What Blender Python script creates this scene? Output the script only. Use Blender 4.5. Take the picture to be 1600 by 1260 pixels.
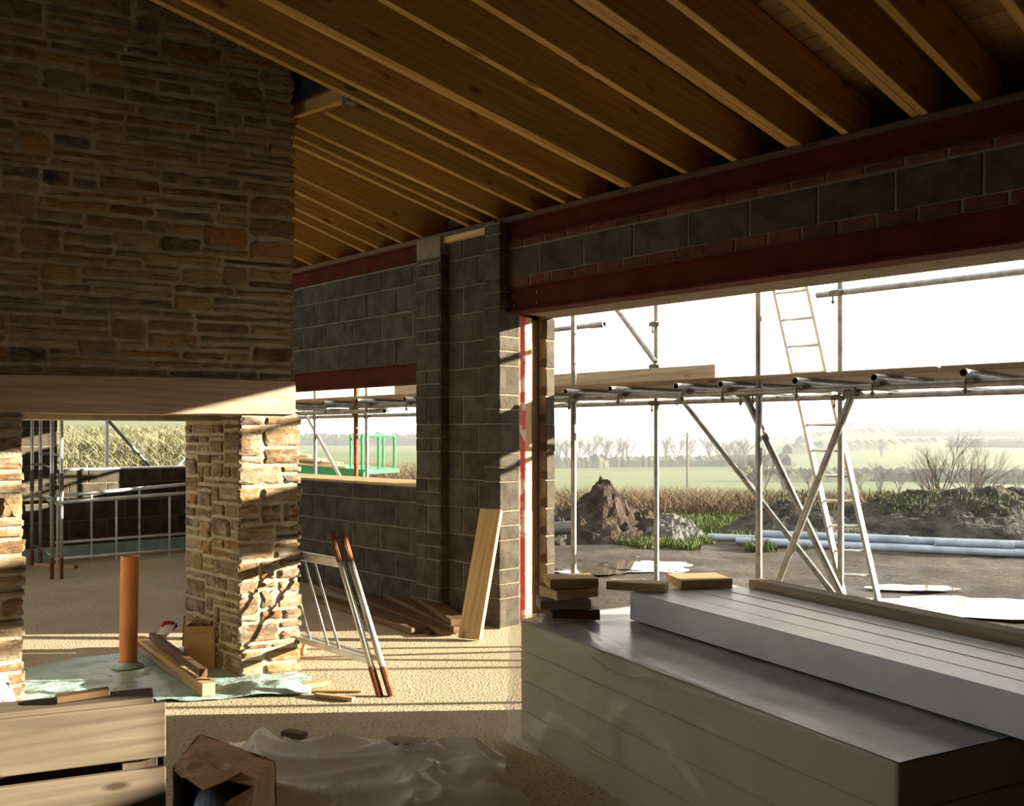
import bpy, bmesh, math, random
from mathutils import Vector, Matrix, Quaternion, noise

for o in list(bpy.data.objects):
    bpy.data.objects.remove(o, do_unlink=True)
SC = bpy.context.scene
COL = SC.collection
RND = random.Random(7)

# ------------------------------------------------------------------ camera, sky, sun, exposure
# X points out through the long right-hand wall, Y runs along it away from the camera, Z is up.
FPX, CX, CY, EYE = 1450.0, 800.0, 680.0, 1.5
YAW = math.radians(44.0)
FWD = Vector((math.sin(YAW), math.cos(YAW), 0))
RGT = Vector((math.cos(YAW), -math.sin(YAW), 0))
cam = bpy.data.cameras.new('camera')
cam.sensor_width = 36.0
cam.lens = 36.0 * FPX / 1600.0
cam.shift_y = (CY - 630.0) / 1600.0
cam.clip_start = 0.05
cam.clip_end = 6000
camo = bpy.data.objects.new('camera', cam)
camo.location = (0, 0, EYE)
camo.rotation_euler = (math.radians(90), 0, -YAW)
COL.objects.link(camo)
SC.camera = camo

SUN_AZ, SUN_EL = 131.0, 11.4
world = bpy.data.worlds.new('world')
SC.world = world
world.use_nodes = True
wn = world.node_tree
bg = wn.nodes['Background']
bg.inputs['Color'].default_value = (1.0, 0.985, 0.955, 1)
bg.inputs['Strength'].default_value = 1.6
sun = bpy.data.lights.new('sun', 'SUN')
sun.energy = 23
sun.angle = math.radians(0.6)
sun.color = (1.0, 0.88, 0.70)
suno = bpy.data.objects.new('sun', sun)
sd = Vector((math.sin(math.radians(SUN_AZ)) * math.cos(math.radians(SUN_EL)),
             math.cos(math.radians(SUN_AZ)) * math.cos(math.radians(SUN_EL)), math.sin(math.radians(SUN_EL))))
suno.rotation_euler = sd.to_track_quat('Z', 'Y').to_euler()
suno.location = (20, -15, 12)
COL.objects.link(suno)
SC.view_settings.view_transform = 'Standard'
SC.view_settings.look = 'None'
SC.view_settings.gamma = 1
SC.view_settings.use_curve_mapping = False
SC.view_settings.exposure = 0.45

# ------------------------------------------------------------------ helpers
def ray(px, py):
    return FWD + RGT * ((px - CX) / FPX) + Vector((0, 0, (CY - py) / FPX))
def at_d(px, py, d):
    return Vector((0, 0, EYE)) + ray(px, py) * d
def at_z(px, py, z=0.0):
    r = ray(px, py)
    return Vector((0, 0, EYE)) + r * ((z - EYE) / r.z)
def at_x(px, py, X):
    r = ray(px, py)
    return Vector((0, 0, EYE)) + r * (X / r.x)
def at_y(px, py, Y):
    r = ray(px, py)
    return Vector((0, 0, EYE)) + r * (Y / r.y)
def lerp(a, b, t):
    return a + (b - a) * t
def interp(x, pts):
    if x <= pts[0][0]: return pts[0][1]
    for (a, va), (b, vb) in zip(pts, pts[1:]):
        if x <= b: return va + (vb - va) * (x - a) / (b - a)
    return pts[-1][1]

WLOC = {}
def wloc(o):
    return WLOC.get(o.name, Vector((0, 0, 0))) if o else Vector((0, 0, 0))
def tag(o, label=None, cat=None, group=None, kind=None):
    if label: o['label'] = label
    if cat: o['category'] = cat
    if group: o['group'] = group
    if kind: o['kind'] = kind
    return o
def thing(name, label=None, cat=None, loc=(0, 0, 0), group=None, kind=None, parent=None):
    o = bpy.data.objects.new(name, None)
    COL.objects.link(o)
    WLOC[o.name] = Vector(loc)
    o.location = Vector(loc) - wloc(parent)
    o.parent = parent
    o.empty_display_size = 0.1
    return tag(o, label, cat, group, kind)
def place(name, me, parent=None, loc=(0, 0, 0), quat=None, scale=None):
    o = bpy.data.objects.new(name, me)
    COL.objects.link(o)
    WLOC[o.name] = Vector(loc)
    o.parent = parent
    o.location = Vector(loc) - wloc(parent)
    if quat is not None:
        o.rotation_mode = 'QUATERNION'
        o.rotation_quaternion = quat
    if scale is not None: o.scale = scale
    return o

class MB:
    """collects geometry in world coordinates and links it as one mesh object"""
    def __init__(s):
        s.v = []; s.f = []
    def add(s, vs, fs):
        b = len(s.v)
        s.v += [Vector(p) for p in vs]
        s.f += [tuple(i + b for i in q) for q in fs]
    def box(s, lo, hi):
        x0, y0, z0 = lo; x1, y1, z1 = hi
        s.add([(x0,y0,z0),(x1,y0,z0),(x1,y1,z0),(x0,y1,z0),(x0,y0,z1),(x1,y0,z1),(x1,y1,z1),(x0,y1,z1)],
              [(0,3,2,1),(4,5,6,7),(0,1,5,4),(1,2,6,5),(2,3,7,6),(3,0,4,7)])
    def prism(s, poly, z0, z1):
        n = len(poly)
        a = sum(poly[i][0]*poly[(i+1)%n][1]-poly[(i+1)%n][0]*poly[i][1] for i in range(n))
        if a < 0: poly = poly[::-1]
        s.add([(p[0], p[1], z0) for p in poly] + [(p[0], p[1], z1) for p in poly],
              [tuple(range(n))[::-1], tuple(range(n, 2*n))] + [(i, (i+1) % n, (i+1) % n + n, i + n) for i in range(n)])
    def tube(s, pts, r, n=10, caps=True, radii=None):
        pts = [Vector(p) for p in pts]
        rings = []
        for i, p in enumerate(pts):
            t = (pts[min(i+1, len(pts)-1)] - pts[max(i-1, 0)]).normalized()
            a = Vector((0, 0, 1)) if abs(t.z) < 0.9 else Vector((1, 0, 0))
            u = t.cross(a).normalized(); w = u.cross(t)
            rr = radii[i] if radii else r
            rings.append([p + (u * math.cos(2*math.pi*k/n) + w * math.sin(2*math.pi*k/n)) * rr for k in range(n)])
        vs = [q for g in rings for q in g]
        fs = []
        for i in range(len(rings) - 1):
            for k in range(n):
                k2 = (k + 1) % n
                fs.append((i*n+k, (i+1)*n+k, (i+1)*n+k2, i*n+k2))
        if caps:
            fs.append(tuple(range(n))); fs.append(tuple((len(rings)-1)*n + k for k in range(n))[::-1])
        s.add(vs, fs)
    def pipe(s, p0, p1, r, wall=0.004, n=14):
        """open-ended pipe with wall thickness"""
        p0, p1 = Vector(p0), Vector(p1)
        t = (p1 - p0).normalized()
        a = Vector((0, 0, 1)) if abs(t.z) < 0.9 else Vector((1, 0, 0))
        u = t.cross(a).normalized(); w = u.cross(t)
        def ring(c, rr): return [c + (u*math.cos(2*math.pi*k/n) + w*math.sin(2*math.pi*k/n))*rr for k in range(n)]
        R = [ring(p0, r), ring(p1, r), ring(p1, r-wall), ring(p0, r-wall)]
        vs = [q for g in R for q in g]
        fs = []
        for i in range(4):
            j = (i + 1) % 4
            for k in range(n):
                k2 = (k+1) % n
                fs.append((i*n+k, j*n+k, j*n+k2, i*n+k2))
        s.add(vs, fs)
    def grid(s, nu, nv, fn):
        vs = [fn(i/(nu-1), j/(nv-1)) for j in range(nv) for i in range(nu)]
        fs = [(j*nu+i, j*nu+i+1, (j+1)*nu+i+1, (j+1)*nu+i) for j in range(nv-1) for i in range(nu-1)]
        s.add(vs, fs)
    def build(s, name, mat, parent=None, loc=None, smooth=False, bevel=0.0, solid=0.0):
        base = Vector(loc) if loc is not None else (wloc(parent) if parent else Vector((0, 0, 0)))
        me = bpy.data.meshes.new(name)
        me.from_pydata([tuple(p - base) for p in s.v], [], s.f)
        if bevel:
            bm = bmesh.new(); bm.from_mesh(me)
            bmesh.ops.bevel(bm, geom=[e for e in bm.edges], offset=bevel, segments=1, affect='EDGES', clamp_overlap=True)
            bm.to_mesh(me); bm.free()
        me.materials.append(mat)
        if smooth:
            me.polygons.foreach_set('use_smooth', [True] * len(me.polygons))
        me.update()
        o = place(name, me, parent, base)
        if solid:
            m = o.modifiers.new('thickness', 'SOLIDIFY'); m.thickness = solid; m.offset = -1
        return o

def frame_quat(xdir, up=Vector((0, 0, 1))):
    x = Vector(xdir).normalized()
    y = Vector(up).cross(x)
    if y.length < 1e-4: y = Vector((0, 1, 0))
    y.normalize()
    z = x.cross(y)
    return Matrix((x, y, z)).transposed().to_quaternion()

def box_mesh(name, sx, sy, sz, mat, bevel=0.003, jitter=0.0, seed=0):
    """a box centred on the origin, long axis along local x (grain runs along x)"""
    bm = bmesh.new()
    bmesh.ops.create_cube(bm, size=1.0)
    for v in bm.verts:
        v.co = Vector((v.co.x*sx, v.co.y*sy, v.co.z*sz))
    if bevel:
        bmesh.ops.bevel(bm, geom=list(bm.edges), offset=bevel, segments=1, affect='EDGES', clamp_overlap=True)
    if jitter:
        rr = random.Random(seed)
        for v in bm.verts:
            v.co += Vector((rr.uniform(-1,1), rr.uniform(-1,1), rr.uniform(-1,1))) * jitter
    me = bpy.data.meshes.new(name)
    bm.to_mesh(me); bm.free()
    me.materials.append(mat)
    return me

def timber(name, p0, p1, w, h, mat, parent=None, up=Vector((0, 0, 1)), bevel=0.003, warp=0.0):
    """a sawn length between p0 and p1 (axis of the piece), w across, h along up"""
    p0, p1 = Vector(p0), Vector(p1)
    L = (p1 - p0).length
    if warp:
        n = 8
        m = MB(); rr = random.Random(hash((round(p0.x,3), round(L,3))) & 0xffff)
        ph = rr.uniform(0, 6)
        vs = []
        for i in range(n+1):
            t = i/n; off = math.sin(t*math.pi*1.3+ph)*warp
            for (a, b) in ((-1,-1),(1,-1),(1,1),(-1,1)):
                vs.append(((t-.5)*L, a*w/2+off*.5, b*h/2+off))
        fs = [(3,2,1,0), tuple(n*4+k for k in range(4))]
        for i in range(n):
            for k in range(4):
                k2 = (k+1) % 4
                fs.append((i*4+k, i*4+k2, (i+1)*4+k2, (i+1)*4+k))
        me = bpy.data.meshes.new(name); me.from_pydata(vs, [], fs); me.materials.append(mat)
    else:
        me = box_mesh(name, L, w, h, mat, bevel)
    return place(name, me, parent, (p0+p1)/2, frame_quat(p1-p0, up))

# ------------------------------------------------------------------ materials
def nt(name):
    m = bpy.data.materials.new(name)
    m.use_nodes = True
    t = m.node_tree
    return m, t, t.nodes['Principled BSDF']
def N(t, kind, **kw):
    n = t.nodes.new(kind)
    for k, v in kw.items():
        if k in n.inputs: n.inputs[k].default_value = v
        else: setattr(n, k, v)
    return n
def ramp(t, fac, stops, interp='LINEAR'):
    r = t.nodes.new('ShaderNodeValToRGB')
    r.color_ramp.interpolation = interp
    e = r.color_ramp.elements
    while len(e) < len(stops): e.new(0.5)
    for k, (p, c) in enumerate(stops):
        e[k].position = p
        e[k].color = (c[0], c[1], c[2], 1) if not isinstance(c, (int, float)) else (c, c, c, 1)
    t.links.new(fac, r.inputs['Fac'])
    return r.outputs['Color']
def coords(t, scale=(1, 1, 1), rnd=False):
    tc = t.nodes.new('ShaderNodeTexCoord')
    mp = t.nodes.new('ShaderNodeMapping')
    mp.inputs['Scale'].default_value = scale
    t.links.new(tc.outputs['Object'], mp.inputs['Vector'])
    if rnd:
        oi = t.nodes.new('ShaderNodeObjectInfo')
        mu = t.nodes.new('ShaderNodeVectorMath'); mu.operation = 'SCALE'
        cb = t.nodes.new('ShaderNodeCombineXYZ')
        for k in range(3): t.links.new(oi.outputs['Random'], cb.inputs[k])
        t.links.new(cb.outputs[0], mu.inputs[0]); mu.inputs['Scale'].default_value = 37.0
        t.links.new(mu.outputs[0], mp.inputs['Location'])
    return mp.outputs['Vector']
def mixc(t, fac, a, b, mode='MIX'):
    m = t.nodes.new('ShaderNodeMix'); m.data_type = 'RGBA'; m.blend_type = mode
    for s, v in ((m.inputs[0], fac), (m.inputs[6], a), (m.inputs[7], b)):
        if isinstance(v, (int, float)): s.default_value = v
        elif isinstance(v, tuple): s.default_value = (*v[:3], 1)
        else: t.links.new(v, s)
    return m.outputs[2]
def bumpn(t, b, height, strength=0.5, dist=0.01):
    n = t.nodes.new('ShaderNodeBump')
    n.inputs['Strength'].default_value = strength; n.inputs['Distance'].default_value = dist
    t.links.new(height, n.inputs['Height']); t.links.new(n.outputs[0], b.inputs['Normal'])
def noisy(t, vec, scale, detail=6, rough=0.6):
    n = N(t, 'ShaderNodeTexNoise', Scale=scale, Detail=detail, Roughness=rough)
    t.links.new(vec, n.inputs['Vector'])
    return n.outputs['Fac']

def plain(name, c1, c2, scale=8, rough=0.8, bump=0.3, dist=0.01, metal=0.0, rnd=True, fine=60, spec=0.3, valvar=0.0, lo=.35, hi=.65):
    m, t, b = nt(name)
    v = coords(t, rnd=rnd)
    c = ramp(t, noisy(t, v, scale), [(lo, c1), (hi, c2)])
    if valvar:
        oi = t.nodes.new('ShaderNodeObjectInfo')
        c = mixc(t, 1.0, c, ramp(t, oi.outputs['Random'], [(0, 1-valvar), (1, 1.0)]), 'MULTIPLY')
    t.links.new(c, b.inputs['Base Color'])
    b.inputs['Roughness'].default_value = rough
    b.inputs['Metallic'].default_value = metal
    b.inputs['Specular IOR Level'].default_value = spec
    if bump: bumpn(t, b, noisy(t, v, fine, 4), bump, dist)
    return m

def wood(name, c1, c2, knot=(0.13, 0.06, 0.02), rough=0.7, grain=22, valvar=0.15, spec=0.25, kscale=1.0):
    m, t, b = nt(name)
    v = coords(t, (0.9, grain, grain), rnd=True)
    g = noisy(t, v, 1.0, 5, 0.65)
    v2 = coords(t, (1.2, 6, 6), rnd=True)
    c = ramp(t, g, [(.3, c1), (.7, c2)])
    c = mixc(t, ramp(t, noisy(t, v2, 1.0, 3), [(.4, 0), (.75, .55)]), c, tuple(x*.62 for x in c1))
    vw = coords(t, (.05, 1.0, 1.0), rnd=True)
    wv = N(t, 'ShaderNodeTexWave', Scale=grain*.55, Distortion=4.0, Detail=3.0); wv.inputs['Detail Scale'].default_value = 1.2; wv.bands_direction = 'DIAGONAL'
    t.links.new(vw, wv.inputs['Vector'])
    c = mixc(t, ramp(t, wv.outputs['Fac'], [(.0, .28), (.5, .0)]), c, tuple(x*.55 for x in c1))
    v3 = coords(t, (2.2*kscale, 7*kscale, 7*kscale), rnd=True)
    vo = N(t, 'ShaderNodeTexVoronoi', Scale=1.0); t.links.new(v3, vo.inputs['Vector'])
    c = mixc(t, ramp(t, vo.outputs['Distance'], [(.07, .85), (.16, 0)]), c, knot)
    if valvar:
        oi = t.nodes.new('ShaderNodeObjectInfo')
        c = mixc(t, 1.0, c, ramp(t, oi.outputs['Random'], [(0, 1-valvar), (1, 1.0)]), 'MULTIPLY')
    t.links.new(c, b.inputs['Base Color'])
    b.inputs['Roughness'].default_value = rough
    b.inputs['Specular IOR Level'].default_value = spec
    bumpn(t, b, g, 0.25, 0.004)
    return m

def stone_material(name='rubble stone', pale=0.0):
    m, t, b = nt(name)
    oi = t.nodes.new('ShaderNodeObjectInfo')
    base = ramp(t, oi.outputs['Random'], [
        (0.0, (.115, .065, .032)), (.10, (.20, .11, .045)), (.20, (.30, .20, .10)), (.30, (.14, .10, .065)),
        (.40, (.25, .165, .085)), (.50, (.17, .075, .032)), (.58, (.34, .235, .12)), (.67, (.21, .165, .105)),
        (.76, (.10, .085, .07)), (.82, (.31, .155, .05)), (.88, (.22, .14, .07)), (.95, (.045, .04, .04)), (.975, (.36, .20, .06))], 'CONSTANT')
    v = coords(t, (1, 1, 1.8), rnd=True)
    n1 = noisy(t, v, 9, 8, 0.7)
    c = mixc(t, ramp(t, n1, [(.42, 0), (.62, .75)]), base, (.34, .21, .085))
    n2 = noisy(t, v, 16, 8, 0.75)
    c = mixc(t, ramp(t, n2, [(.5, 0), (.66, .8)]), c, (.055, .04, .032))
    n3 = noisy(t, v, 6, 6, 0.7)
    c = mixc(t, ramp(t, n3, [(.58-.2*pale, 0), (.7-.12*pale, .55+.3*pale)]), c, (.36+.14*pale, .32+.11*pale, .24+.06*pale))
    t.links.new(c, b.inputs['Base Color'])
    b.inputs['Roughness'].default_value = 0.8
    b.inputs['Specular IOR Level'].default_value = 0.25
    v2 = coords(t, (1, 1, 2.6), rnd=True)
    bumpn(t, b, noisy(t, v2, 22, 8, 0.7), 0.8, 0.02)
    return m

def floor_material():
    m, t, b = nt('rough concrete slab')
    v = coords(t)
    c = ramp(t, noisy(t, v, 1.1, 6), [(.35, (.40, .33, .215)), (.65, (.50, .415, .28))])
    vo = N(t, 'ShaderNodeTexVoronoi', Scale=70.0, Randomness=1.0); t.links.new(v, vo.inputs['Vector'])
    n2 = noisy(t, v, 60, 3, .6)
    pit = ramp(t, n2, [(.56, 0), (.64, .85)])
    c = mixc(t, pit, c, (.13, .095, .055))
    c = mixc(t, ramp(t, noisy(t, v, 3, 5), [(.58, 0), (.72, .35)]), c, (.24, .19, .12))
    t.links.new(c, b.inputs['Base Color'])
    b.inputs['Roughness'].default_value = 0.9
    b.inputs['Specular IOR Level'].default_value = 0.2
    h = mixc(t, .5, noisy(t, v, 80, 4), vo.outputs['Distance'])
    bumpn(t, b, h, 0.7, 0.008)
    return m

def film_material(name, alpha, tint=(.86, .88, .88), rough=.18, streak=1.0):
    m, t, b = nt(name)
    v = coords(t)
    n = noisy(t, v, 9*streak, 5, .65)
    b.inputs['Base Color'].default_value = (*tint, 1)
    b.inputs['Roughness'].default_value = rough
    b.inputs['Specular IOR Level'].default_value = .6
    a = ramp(t, n, [(.3, max(.03, alpha-.08)), (.75, min(1, alpha+.10))])
    t.links.new(a, b.inputs['Alpha'])
    bumpn(t, b, noisy(t, v, 14*streak, 6, .7), .25, .02)
    return m

def mud_material():
    m, t, b = nt('wet mud yard')
    v = coords(t)
    c = ramp(t, noisy(t, v, .9, 8, .65), [(.35, (.032, .024, .017)), (.5, (.062, .049, .037)), (.7, (.10, .083, .065))])
    c = mixc(t, ramp(t, noisy(t, v, 14, 5), [(.5, 0), (.68, .7)]), c, (.02, .015, .012))
    t.links.new(c, b.inputs['Base Color'])
    t.links.new(ramp(t, noisy(t, v, 1.3, 5), [(.38, .5), (.55, .95)]), b.inputs['Roughness'])
    b.inputs['Specular IOR Level'].default_value = .2
    bumpn(t, b, noisy(t, v, 9, 8, .7), 1.0, .09)
    return m

def land_material():
    m, t, b = nt('pasture land')
    v = coords(t)
    c = ramp(t, noisy(t, v, .035, 5), [(.3, (.07, .10, .03)), (.5, (.10, .125, .045)), (.7, (.125, .13, .058))])
    c = mixc(t, ramp(t, noisy(t, v, 1.1, 6), [(.45, 0), (.7, .5)]), c, (.06, .068, .022))
    t.links.new(c, b.inputs['Base Color'])
    b.inputs['Roughness'].default_value = .95
    b.inputs['Specular IOR Level'].default_value = .1
    return m

M = {}
M['stone'] = stone_material()
M['buffstone'] = stone_material('mortar-smeared buff stone', .55)
M['mortar'] = plain('lime mortar', (.36, .305, .20), (.50, .43, .30), 12, .95, .7, .012, rnd=False)
M['oak'] = wood('old pale oak', (.42, .30, .19), (.62, .49, .35), (.14, .08, .04), .75, 30, 0)
M['rafter'] = wood('sawn rafter pine', (.50, .28, .075), (.66, .42, .15), (.16, .07, .02), .7, 26, .22)
M['board'] = wood('sarking board', (.45, .28, .10), (.60, .40, .18), (.2, .09, .03), .8, 20, .2)
M['plank'] = wood('pale sawn timber', (.50, .33, .14), (.66, .47, .24), (.2, .1, .04), .65, 24, .18)
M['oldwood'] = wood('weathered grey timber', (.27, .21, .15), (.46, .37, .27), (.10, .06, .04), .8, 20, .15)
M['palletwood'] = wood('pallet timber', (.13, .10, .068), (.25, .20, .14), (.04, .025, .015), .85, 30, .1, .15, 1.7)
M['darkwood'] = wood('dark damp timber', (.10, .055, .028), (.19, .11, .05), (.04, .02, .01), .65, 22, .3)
M['block'] = plain('dense concrete block', (.042, .034, .023), (.092, .078, .056), 7, .95, .9, .012, fine=90, valvar=.3)
M['bmortar'] = plain('block mortar', (0.136, 0.1105, 0.07225), (0.187, 0.153, 0.102), 9, .95, .6, .01, rnd=False)
M['brick'] = plain('red brick', (0.081, 0.027, 0.0162), (0.135, 0.0486, 0.027), 10, .9, .6, .01, valvar=.4)
M['redsteel'] = plain('red oxide steel', (0.05006, 0.009486, 0.004743), (0.07905, 0.01581, 0.007378), 4, 0.85, .15, .004, spec=.1)
M['redpaint'] = plain('scraped red paint', (.45, .07, .04), (.62, .42, .34), 6, .6, .3, .004, lo=.5, hi=.56)
M['galv'] = plain('galvanised tube', (0.168, 0.168, 0.1645), (0.294, 0.294, 0.28), 12, .42, .15, .002, metal=.75, spec=.5)
M['rust'] = plain('rusty steel', (.10, .03, .012), (.23, .085, .03), 18, .85, .4, .004)
M['alu'] = plain('dull aluminium', (.50, .49, .46), (.66, .65, .61), 9, .38, .1, .002, metal=.7)
M['whitesteel'] = plain('whitewashed steel bar', (.55, .55, .53), (.75, .75, .73), 10, .5, .15, .003)
M['floor'] = floor_material()
M['foam'] = plain('pale rigid foam', (.56, .58, .59), (.65, .67, .68), 5, .34, .10, .002, fine=220, spec=.6)
M['foam2'] = plain('cream rigid foam', (.29, .25, .145), (.35, .305, .185), 4, .7, .12, .002, fine=220)
M['foil'] = plain('grey facing film', (.24, .25, .265), (.33, .345, .36), 4, .26, .25, .006, fine=14, spec=.6)
M['film'] = film_material('clear polythene', .26, (.88, .87, .80), .10, .3)
M['film2'] = film_material('dusty polythene', .46, (.93, .93, .90), .18, .5)
M['card'] = plain('brown cardboard', (.42, .27, .13), (.52, .35, .18), 5, .85, .15, .003)
M['cardshade'] = plain('shade-toned cardboard', (.17, .10, .05), (.25, .15, .08), 5, .9, .15, .003)  # darker copy of the cardboard, interior shade put into its colour
M['orange'] = plain('orange drain plastic', (.56, .19, .07), (.64, .25, .10), 6, .45, .08, .003)
M['teal'] = plain('blue green membrane', (.26, .40, .38), (.40, .54, .51), 7, .35, .5, .015, fine=18, spec=.5)
M['bluepaint'] = plain('blue plastic', (.05, .10, .42), (.08, .14, .5), 6, .4, 0)
M['redplastic'] = plain('red plastic', (.42, .03, .02), (.5, .05, .03), 6, .4, 0)
M['blade'] = plain('bright saw steel', (.62, .64, .68), (.75, .77, .8), 6, .3, 0, metal=.5)
M['green'] = plain('green painted steel', (.015, .17, .05), (.03, .24, .075), 6, .5, .1)
M['lime'] = plain('bright green plastic', (.10, .55, .05), (.15, .62, .08), 6, .45, 0)
M['black'] = plain('black plastic', (.012, .012, .013), (.03, .03, .03), 6, .45, .1)
M['white'] = plain('white sheet', (.75, .76, .76), (.85, .85, .84), 6, .45, .2)
M['mud'] = mud_material()
M['land'] = land_material()
M['soil'] = plain('dug soil', (.014, .009, .006), (.048, .032, .02), 3, .95, 1.0, .08, rnd=False, fine=9)
M['darksoil'] = plain('dark rubble soil', (0.0144, 0.0136, 0.0112), (0.068, 0.0624, 0.048), 4, .95, 1.0, .06, rnd=False, fine=11)
M['gravel'] = plain('grey gravel', (0.045, 0.042, 0.0375), (0.1275, 0.12, 0.1087), 14, .9, 1.0, .04, rnd=False, fine=20)
M['weeds'] = plain('dull weeds', (0.024, 0.04, 0.0096), (0.056, 0.072, 0.024), 2, .95, 0, rnd=False)
M['coupler'] = plain('dull coupler steel', (.09, .085, .08), (.19, .17, .15), 14, .6, .2, .003, metal=.5)
M['grass'] = plain('green grass', (0.0432, 0.0648, 0.0144), (0.0936, 0.1188, 0.0324), 2, .9, 0, rnd=False)
M['drygrass'] = plain('dry bramble stems', (0.075, 0.0525, 0.03), (0.2025, 0.15, 0.09), 1.5, .95, 0, rnd=False)
M['bush'] = plain('bushy bank growth', (0.081, 0.09, 0.0315), (0.306, 0.279, 0.162), 1.2, .95, 0, rnd=False)
M['bark'] = plain('bare twigs', (.075, .062, .05), (.15, .125, .10), 3, .95, 0, rnd=False)
M['hedge'] = plain('field hedge', (.035, .045, .02), (.085, .085, .045), .6, .95, 0, rnd=False)
M['greypipe'] = plain('blue grey ducting', (.16, .20, .25), (.30, .35, .41), 3, .4, .1, spec=.5)
def water_material():
    m, t, b = nt('standing water')
    b.inputs['Base Color'].default_value = (.10, .085, .065, 1)
    b.inputs['Roughness'].default_value = .04
    b.inputs['Specular IOR Level'].default_value = .8
    v = coords(t); bumpn(t, b, noisy(t, v, 3, 3), .05, .01)
    return m
M['water'] = water_material()

# ================================================================== THE SETTING
# ------------------------------------------------------------------ land and yard
def sstep(a, b, x):
    t = max(0, min(1, (x-a)/(b-a))); return t*t*(3-2*t)
def land_z(px, d):
    right = interp(d, [(0,-.16),(14,-.16),(22,-.45),(40,-1.5),(85,-3.3),(120,-3.0),(200,-.6),(330,4.2),(420,7.0),(520,6.0),(900,-5),(1600,10),(2600,40)])
    mid = interp(d, [(0,-.16),(14,-.16),(22,-.4),(40,-1.2),(70,-2.6),(100,-3.2),(150,-3.0),(190,-3.4),(300,-12),(600,-14),(1000,4),(1700,46),(2600,58)])
    left = interp(d, [(0,-.16),(14,-.16),(20,-.05),(30,-.2),(60,-.7),(120,-1.0),(250,-1.4),(420,-1.0),(600,-4),(2600,-30)])
    far = interp(d, [(0,-.16),(13.2,-.16),(15.5,.35),(18,1.15),(22,1.45),(40,1.3),(80,2.2),(160,5.0),(400,9),(700,10),(2600,-10)])
    z = lerp(mid, right, sstep(1040, 1330, px))
    z = lerp(left, z, sstep(660, 860, px))
    z = lerp(far, z, sstep(300, 470, px))
    return z
def px_of(p):
    return CX + FPX * (p.dot(RGT) / max(.01, p.dot(FWD)))
def land_at(px, d):
    p = at_d(px, CY, d)
    p.z = land_z(px, d)
    return p
ds = [2.5 * (1.09 ** k) for k in range(82)]
def land_patch(name, mat, d0, d1, pxa, pxb, npx, lift=0.0, bump=0.0, seed=0):
    m = MB(); dd = [d for d in ds if d0 <= d <= d1]
    def fn(u, v):
        px = lerp(pxa, pxb, u); d = dd[int(round(v*(len(dd)-1)))]
        p = land_at(px, d)
        if bump:
            q = Vector((p.x*.55+seed, p.y*.55, 0))
            p.z += bump*(noise.noise(q) + .5*noise.noise(q*2.7) + .35*noise.noise(q*7))
        p.z += lift
        return p
    m.grid(npx, len(dd), fn)
    return m.build(name, mat, smooth=True)
tag(land_patch('ground_pasture', M['land'], 14.9, 9000, -900, 3000, 190, 0), kind='structure')
ds_yard = ds; ds = [2.5 + .16*k for k in range(82)]
yard = tag(land_patch('ground_yard', M['mud'], 2.4, 15.6, -900, 3000, 340, 0.0, .042), kind='structure')
ds = ds_yard

# ------------------------------------------------------------------ floor slab
m = MB()
m.prism([(-4.2,-4.2),(5.5,-4.2),(5.5,9.6),(5.8,12.05),(-4.2,12.05)], -.14, 0)
tag(m.build('floor', M['floor']), kind='structure')

# ------------------------------------------------------------------ masonry helpers
BOXC = {}
def unit(name, w, h, mat, depth=.07, proud=.007, bevel=.006):
    k = (name, round(w, 3), round(h, 3), mat.name, proud)
    if k not in BOXC:
        me = box_mesh(name, w, depth+proud, h, mat, bevel, .0022, len(BOXC))
        me.transform(Matrix.Translation((0, (depth-proud)/2, 0)))
        BOXC[k] = me
    return BOXC[k]
def lay(parent, name, origin, udir, u0, u1, z0, z1, mat, bw=.44, bh=.215, j=.011, shift=0.0, pattern=None, proud=.007):
    """courses of blocks on a vertical face; udir runs to the right as one looks at the face"""
    udir = Vector(udir); q = frame_quat(udir); origin = Vector(origin)
    z = z0; k = 0
    rows = []
    while z < z1 - .03:
        h = pattern[k % len(pattern)] if pattern else bh
        h2 = min(h, z1 - z)
        rows.append((z, h2, k)); z += h + j; k += 1
    for z, h, k in rows:
        u = u0 - (((k % 2) * (bw+j)/2 + shift) % (bw+j))
        while u < u1 - .02:
            a, b = max(u, u0), min(u+bw, u1)
            if b - a > .04:
                w = round(b-a, 2)
                p = origin + udir*((a+b)/2) + Vector((0, 0, z+h/2)) + udir.cross(Vector((0,0,1)))*RND.uniform(-.002, .004)
                place(name, unit(name, w-.0, h, mat, proud=proud), parent, p, q)
            u += bw + j

WX = 5.0           # inner face of the long wall
JY = 5.21          # jamb of the big opening
SILL, HEADB = 1.07, 1.95
OY0 = 1.3         # near end of the big opening, set out of view to shade the foam strips
m = MB()
m.box((WX, OY0, 2.645), (5.5, JY, 3.15))                       # over the opening
for q in ((-4.2, -1.85, 0, 3.15), (-1.85, -.98, 0, 1.62), (-1.85, -.98, 2.45, 3.15), (-.98, OY0, 0, 3.15)):   # near the camera, with a high window added to let sun reach the pallet
    m.box((WX, q[0], q[2]), (5.5, q[1], q[3]))
m.box((WX, JY+.008, 0), (5.12, 6.26, 3.15))                    # inner leaf beside the jamb
m.box((5.12, 5.34, 0), (5.40, 6.26, 3.15))
m.box((5.40, 5.20, 0), (5.5, 6.26, 3.15))                      # outer leaf
m.box((4.908, JY+.008, 0), (WX, 5.39, 3.15))                   # near pilaster
m.box((4.908, 5.938, 0), (WX, 6.252, 3.15))                    # far pilaster
m.box((WX, 6.26, 0), (5.5, 9.6, SILL-.02))
m.box((WX, 6.26, 2.13), (5.5, 9.6, 3.15))
m.box((WX, 9.2, SILL-.02), (5.5, 9.6, 2.13))
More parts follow.
